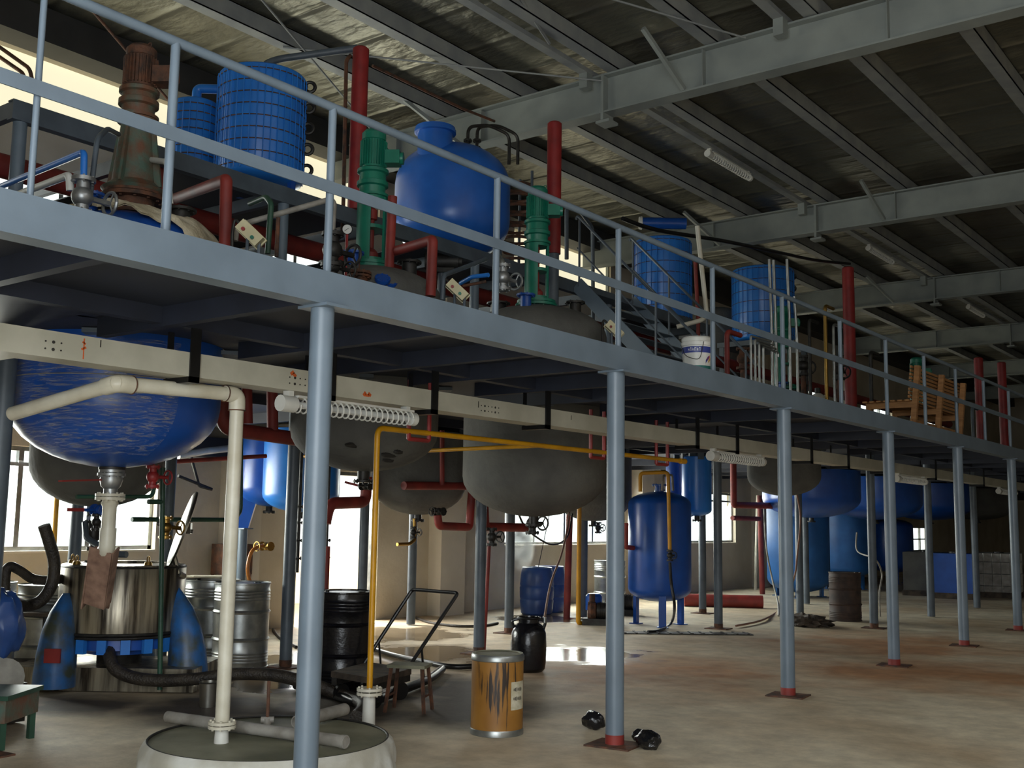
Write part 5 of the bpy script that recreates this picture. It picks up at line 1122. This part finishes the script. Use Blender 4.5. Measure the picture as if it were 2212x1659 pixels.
# stairs
t = thing('steel_stair', 'steel stair climbing from the mezzanine to the upper platform', 'stair', (-3, 5.7, 2.83))
s0, s1 = V((-3.9, 0, PZ-.05)), V((-2.05, 0, 2.90))
for y in (5.25, 6.65): MB().beam(s0+V((0, y, 0)), s1+V((0, y, 0)), .02, .2, (0, 0, 1)).build('stringer', 'steel', t)
for k in range(8): f = (k+.7)/8.6; c = s0.lerp(s1, f); MB().b2((c.x-.11, 5.26, c.z), (c.x+.11, 6.64, c.z+.012)).build('tread', 'steel_dark', t)
for y in (5.25, 6.65):
    b = MB(); b.tube([s0+V((-.02, y, .9)), s0+V((0, y, .95)), s1+V((0, y, .9)), s1+V((.1, y, .75))], .018, 8, .1); b.tube([s0+V((0, y, .5)), s1+V((0, y, .45))], .012, 8)
    for f in (.02, .34, .66, .97): c = s0.lerp(s1, f); b.cyl(c+V((0, y, 0)), c+V((0, y, .93)), .016, n=8)
    b.build('handrail', 'steel_dark', t)
# far blue tanks
p = onX(1432, 610, -5.3); coil_tank(p.x, p.y, .50, PZ+.2, 6.62, 'blue wire wrapped tank past the stair', 8, 30)
tk = thing('tank_stand', 'platform stand under the wire wrapped tank past the stair', 'stand', (p.x, p.y, 2.83))
MB().b2((p.x-.6, p.y-.6, PZ+.1), (p.x+.6, p.y+.6, PZ+.2)).build('tabletop', 'steel_dark', tk)
for i in (-1, 1):
    for j in (-1, 1): MB().b2((p.x+i*.52-.05, p.y+j*.52-.05, 2.83), (p.x+i*.52+.05, p.y+j*.52+.05, PZ+.1)).build('leg', 'steel_dark', tk)
q = onX(1405, 482, -5.2); t = thing('blue_motor', 'blue motor with round pale end above the far tank', 'motor', q); MB().cyl(q-RS*.15, q+RS*.62, .1).build('motor', 'bluedark', t); MB().lathe(q-RS*.2, [(0, 0), (.11, 0), (.12, .05), (.08, .06)], 20, RS).build('end_cover', 'white', t)
p = onX(1648, 645, -5.2); coil_tank(p.x, p.y, .62, PZ+.45, 6.85, 'farther blue wire wrapped tank with upright pipes in front', 7, 34, (.8, 6))
tk = thing('tank_stand', 'platform stand under the farther wire wrapped tank', 'stand', (p.x, p.y, 2.83))
MB().b2((p.x-.7, p.y-.7, PZ+.35), (p.x+.7, p.y+.7, PZ+.45)).build('tabletop', 'steel_dark', tk)
for i in (-1, 1):
    for j in (-1, 1): MB().b2((p.x+i*.62-.05, p.y+j*.62-.05, 2.83), (p.x+i*.62+.05, p.y+j*.62+.05, PZ+.35)).build('leg', 'steel_dark', tk)
p = onX(1548, 620, -6.4); tag(shell(p.x, p.y, .55, 4.6, 4.8, 6.0, 6.2).build('grey_tank', 'insul'), 'dim grey tank between the two far wire wrapped tanks', 'tank')
lowpipe('white_pipe', 'cream pipe leaning upright left of the far blue tanks', 'pvc', .032, [onX(1506, 488, -2.6), onX(1527, 680, -2.6), onX(1515, 692, -2.6), onX(1462, 706, -2.9)], .05)
lowpipe('red_pipe', 'thin red upright behind the leaning cream pipe', 'redpipe', .03, [onX(1502, 565, -3.4), onX(1508, 690, -3.4), V((onX(1508, 690, -3.4).x, onX(1508, 690, -3.4).y, 2.83))])
hosep('black_cable', [onX(1345, 472, -3.3), onX(1420, 497, -3.3), onX(1560, 520, -3.3), onX(1680, 545, -3.3), onX(1760, 562, -3.3), onX(1835, 570, -3.2)], .03, 'black', 'black cable sagging under the roof over the far tanks')
for k, (u, a_, bq) in enumerate([(1662, 560, 735), (1671, 562, 745), (1700, 560, 700), (1716, 640, 735)]):
    lowpipe('upright_pipe', 'thin upright pipe before the farther blue tank, %s from left' % ORD[k], 'galv', .02, [onX(u, a_, -1.8), onX(u+6, bq, -1.8), V((onX(u+6, bq, -1.8).x, onX(u+6, bq, -1.8).y, 2.83))])
for k in range(4):
    u = 1622+k*9; v_ = 726+k*8
    p = onX(u, v_, -.75); q = onX(u+44-k*4, v_+12, -.75)
    lowpipe('pipe_loop', 'bent grey pipe of the small rack behind the railing, %s from left' % ORD[k], 'galv', .013, [(p.x, p.y, 2.83), p, q, (q.x, q.y, q.z-.05)], .02)
q = onX(1766, 815, -3.2); t = thing('white_canister', 'white canister standing among pipes far along the mezzanine', 'canister', (q.x, q.y, 2.83))
MB().lathe((q.x, q.y, 0), [(0, 2.83), (.17, 2.83), (.17, 3.75), (.13, 3.85), (.06, 3.9), (0, 3.9)], 28).build('body', 'white', t); MB().cyl((q.x, q.y, 3.88), (q.x, q.y, 4.0), .05).build('cap', 'iron', t)
for k, (u, a_, X, r_, mt, lb) in enumerate([(1570, 715, -1.3, .03, 'redpipe', 'red stub pipe right of the paint bucket'), (1748, 690, -2.2, .025, 'iron', 'dark riser left of the white canister'), (1782, 660, -2.4, .03, 'brass', 'brassy riser right of the white canister'), (1800, 700, -2.0, .022, 'galv', 'thin pale riser near the dim red duct'), (1880, 760, -1.6, .03, 'iron', 'dark riser left of the slatted bench'), (2100, 880, -1.2, .03, 'steel_dark', 'grey riser right of the slatted bench')]):
    p = onX(u, a_, X); lowpipe('riser_pipe', lb, mt, r_, [p+V((0, .35, 0)), p, (p.x, p.y, 2.83)], .08)
for k, (u, v_, X, lb) in enumerate([(1605, 775, -2.6, 'dim rusty valve behind the small pipe rack'), (1735, 790, -2.4, 'dim dark valve left of the white canister'), (1812, 800, -2.2, 'dim dark valve below the dim red duct')]):
    p = onX(u, v_, X); vv = valve(p, (0, 0, 1), 1.8, lb, 'rust' if k == 0 else 'iron'); MB().cyl((p.x, p.y, 2.83), p, .04).build('stem_pipe', 'rust', vv)
q = onX(1660, 800, -2.6); t = thing('small_vessel', 'small dark vessel dome behind the small pipe rack', 'vessel', (q.x, q.y, 2.83)); shell(q.x, q.y, .7, 2.83, 2.84, 3.2, 3.5).build('shell', 'rust', t)
# paint bucket
c = V((-.36, 1.95, DZ)); t = thing('paint_bucket', 'white paint bucket with a blue band on the mezzanine edge', 'bucket', c)
pr = lambda z: .118+.022*z/.37
MB().lathe(c, [(0, 0), (pr(0), 0), (pr(.05), .05), (pr(.30), .30), (pr(.30)+.006, .305), (pr(.33)+.006, .335), (pr(.34), .34), (pr(.37), .37), (.128, .385), (0, .385)], 44).build('body', 'white', t)
MB().lathe(c, [(pr(.23)+.001, .235), (pr(.29)+.001, .29)], 44, cap=False).build('blue_band', 'bandblue', t)
MB().lathe(c, [(pr(.0)+.001, .0), (pr(.12)+.001, .12)], 44, cap=False).build('teal_band', 'bandteal', t)
va = math.atan2(CAM.y-c.y, CAM.x-c.x)
def patch(a0, a1, z0, z1): return [c+V((math.cos(a)*(pr(z)+.002), math.sin(a)*(pr(z)+.002), z)) for a, z in ((a0, z0), (a1, z0), (a1, z1), (a0, z1))]
b = MB()
for k in range(6): a = va-.62+k*.15; b.add(patch(a, a+.02, .248, .278), [[0, 1, 2, 3]]); b.add(patch(a, a+.09, .272 if k % 2 else .259, .279 if k % 2 else .266), [[0, 1, 2, 3]]); b.add(patch(a+.07, a+.09, .248, .27), [[0, 1, 2, 3]])
b.build('band_lettering', 'white', t)
for a0, a1, z0, z1, mt in ((.62, .85, .14, .21, 'bandblue'), (.72, .98, .165, .215, 'printred'), (.85, 1.05, .14, .20, 'printyellow')):
    b = MB(); a_, b_ = va+a0, va+a1; P = patch(a_, b_, z0, z1); b.add([P[0], P[1]*.5+P[2]*.5, P[2], P[3]*.4+P[0]*.6], [[0, 1, 2, 3]]); b.build('printed_shape', mt, t)
tb = MB().tube([c+V((math.cos(va-1.5)*.145, math.sin(va-1.5)*.145, .32)), c+V((math.cos(va-.7)*.16, math.sin(va-.7)*.16, .2)), c+V((math.cos(va+.15)*.155, math.sin(va+.15)*.155, .16)), c+V((math.cos(va+.4)*.15, math.sin(va+.4)*.15, .33))], .003, 6, .05); tb.build('bail_handle', 'iron', t)
# slatted wooden bench seen from behind
bx, ya, yb = -.34, 8.05, 10.35
t = thing('slatted_bench', 'pale wooden slatted bench standing on the mezzanine by the rail', 'bench', (bx-.3, (ya+yb)/2, DZ))
tilt = lambda z: bx-.02+(z-DZ)*.10
for y in (ya+.06, (ya+yb)/2, yb-.06):
    MB().beam((tilt(DZ)-.02, y, DZ), (tilt(3.72)-.02, y, 3.72), .07, .07, (0, 1, 0)).build('back_leg', 'wood', t)
    MB().b2((bx-.66, y-.035, DZ), (bx-.59, y+.035, 3.2)).build('front_leg', 'wood', t)
    MB().b2((bx-.66, y-.03, 3.16), (bx-.02, y+.03, 3.24)).build('seat_rail', 'wood', t)
for k in range(9): z = 3.3+k*.05; MB().beam((tilt(z)-.08, ya-.05, z), (tilt(z)-.08, yb+.05, z), .022, .034).build('back_slat', 'wood', t)
for k in range(7): x = bx-.68+k*.095; MB().b2((x, ya-.05, 3.24), (x+.06, yb+.05, 3.262)).build('seat_slat', 'wood', t)
MB().b2((bx-.06, ya, 2.93), (bx-.03, yb, 3.0)).build('stretcher', 'wood', t)
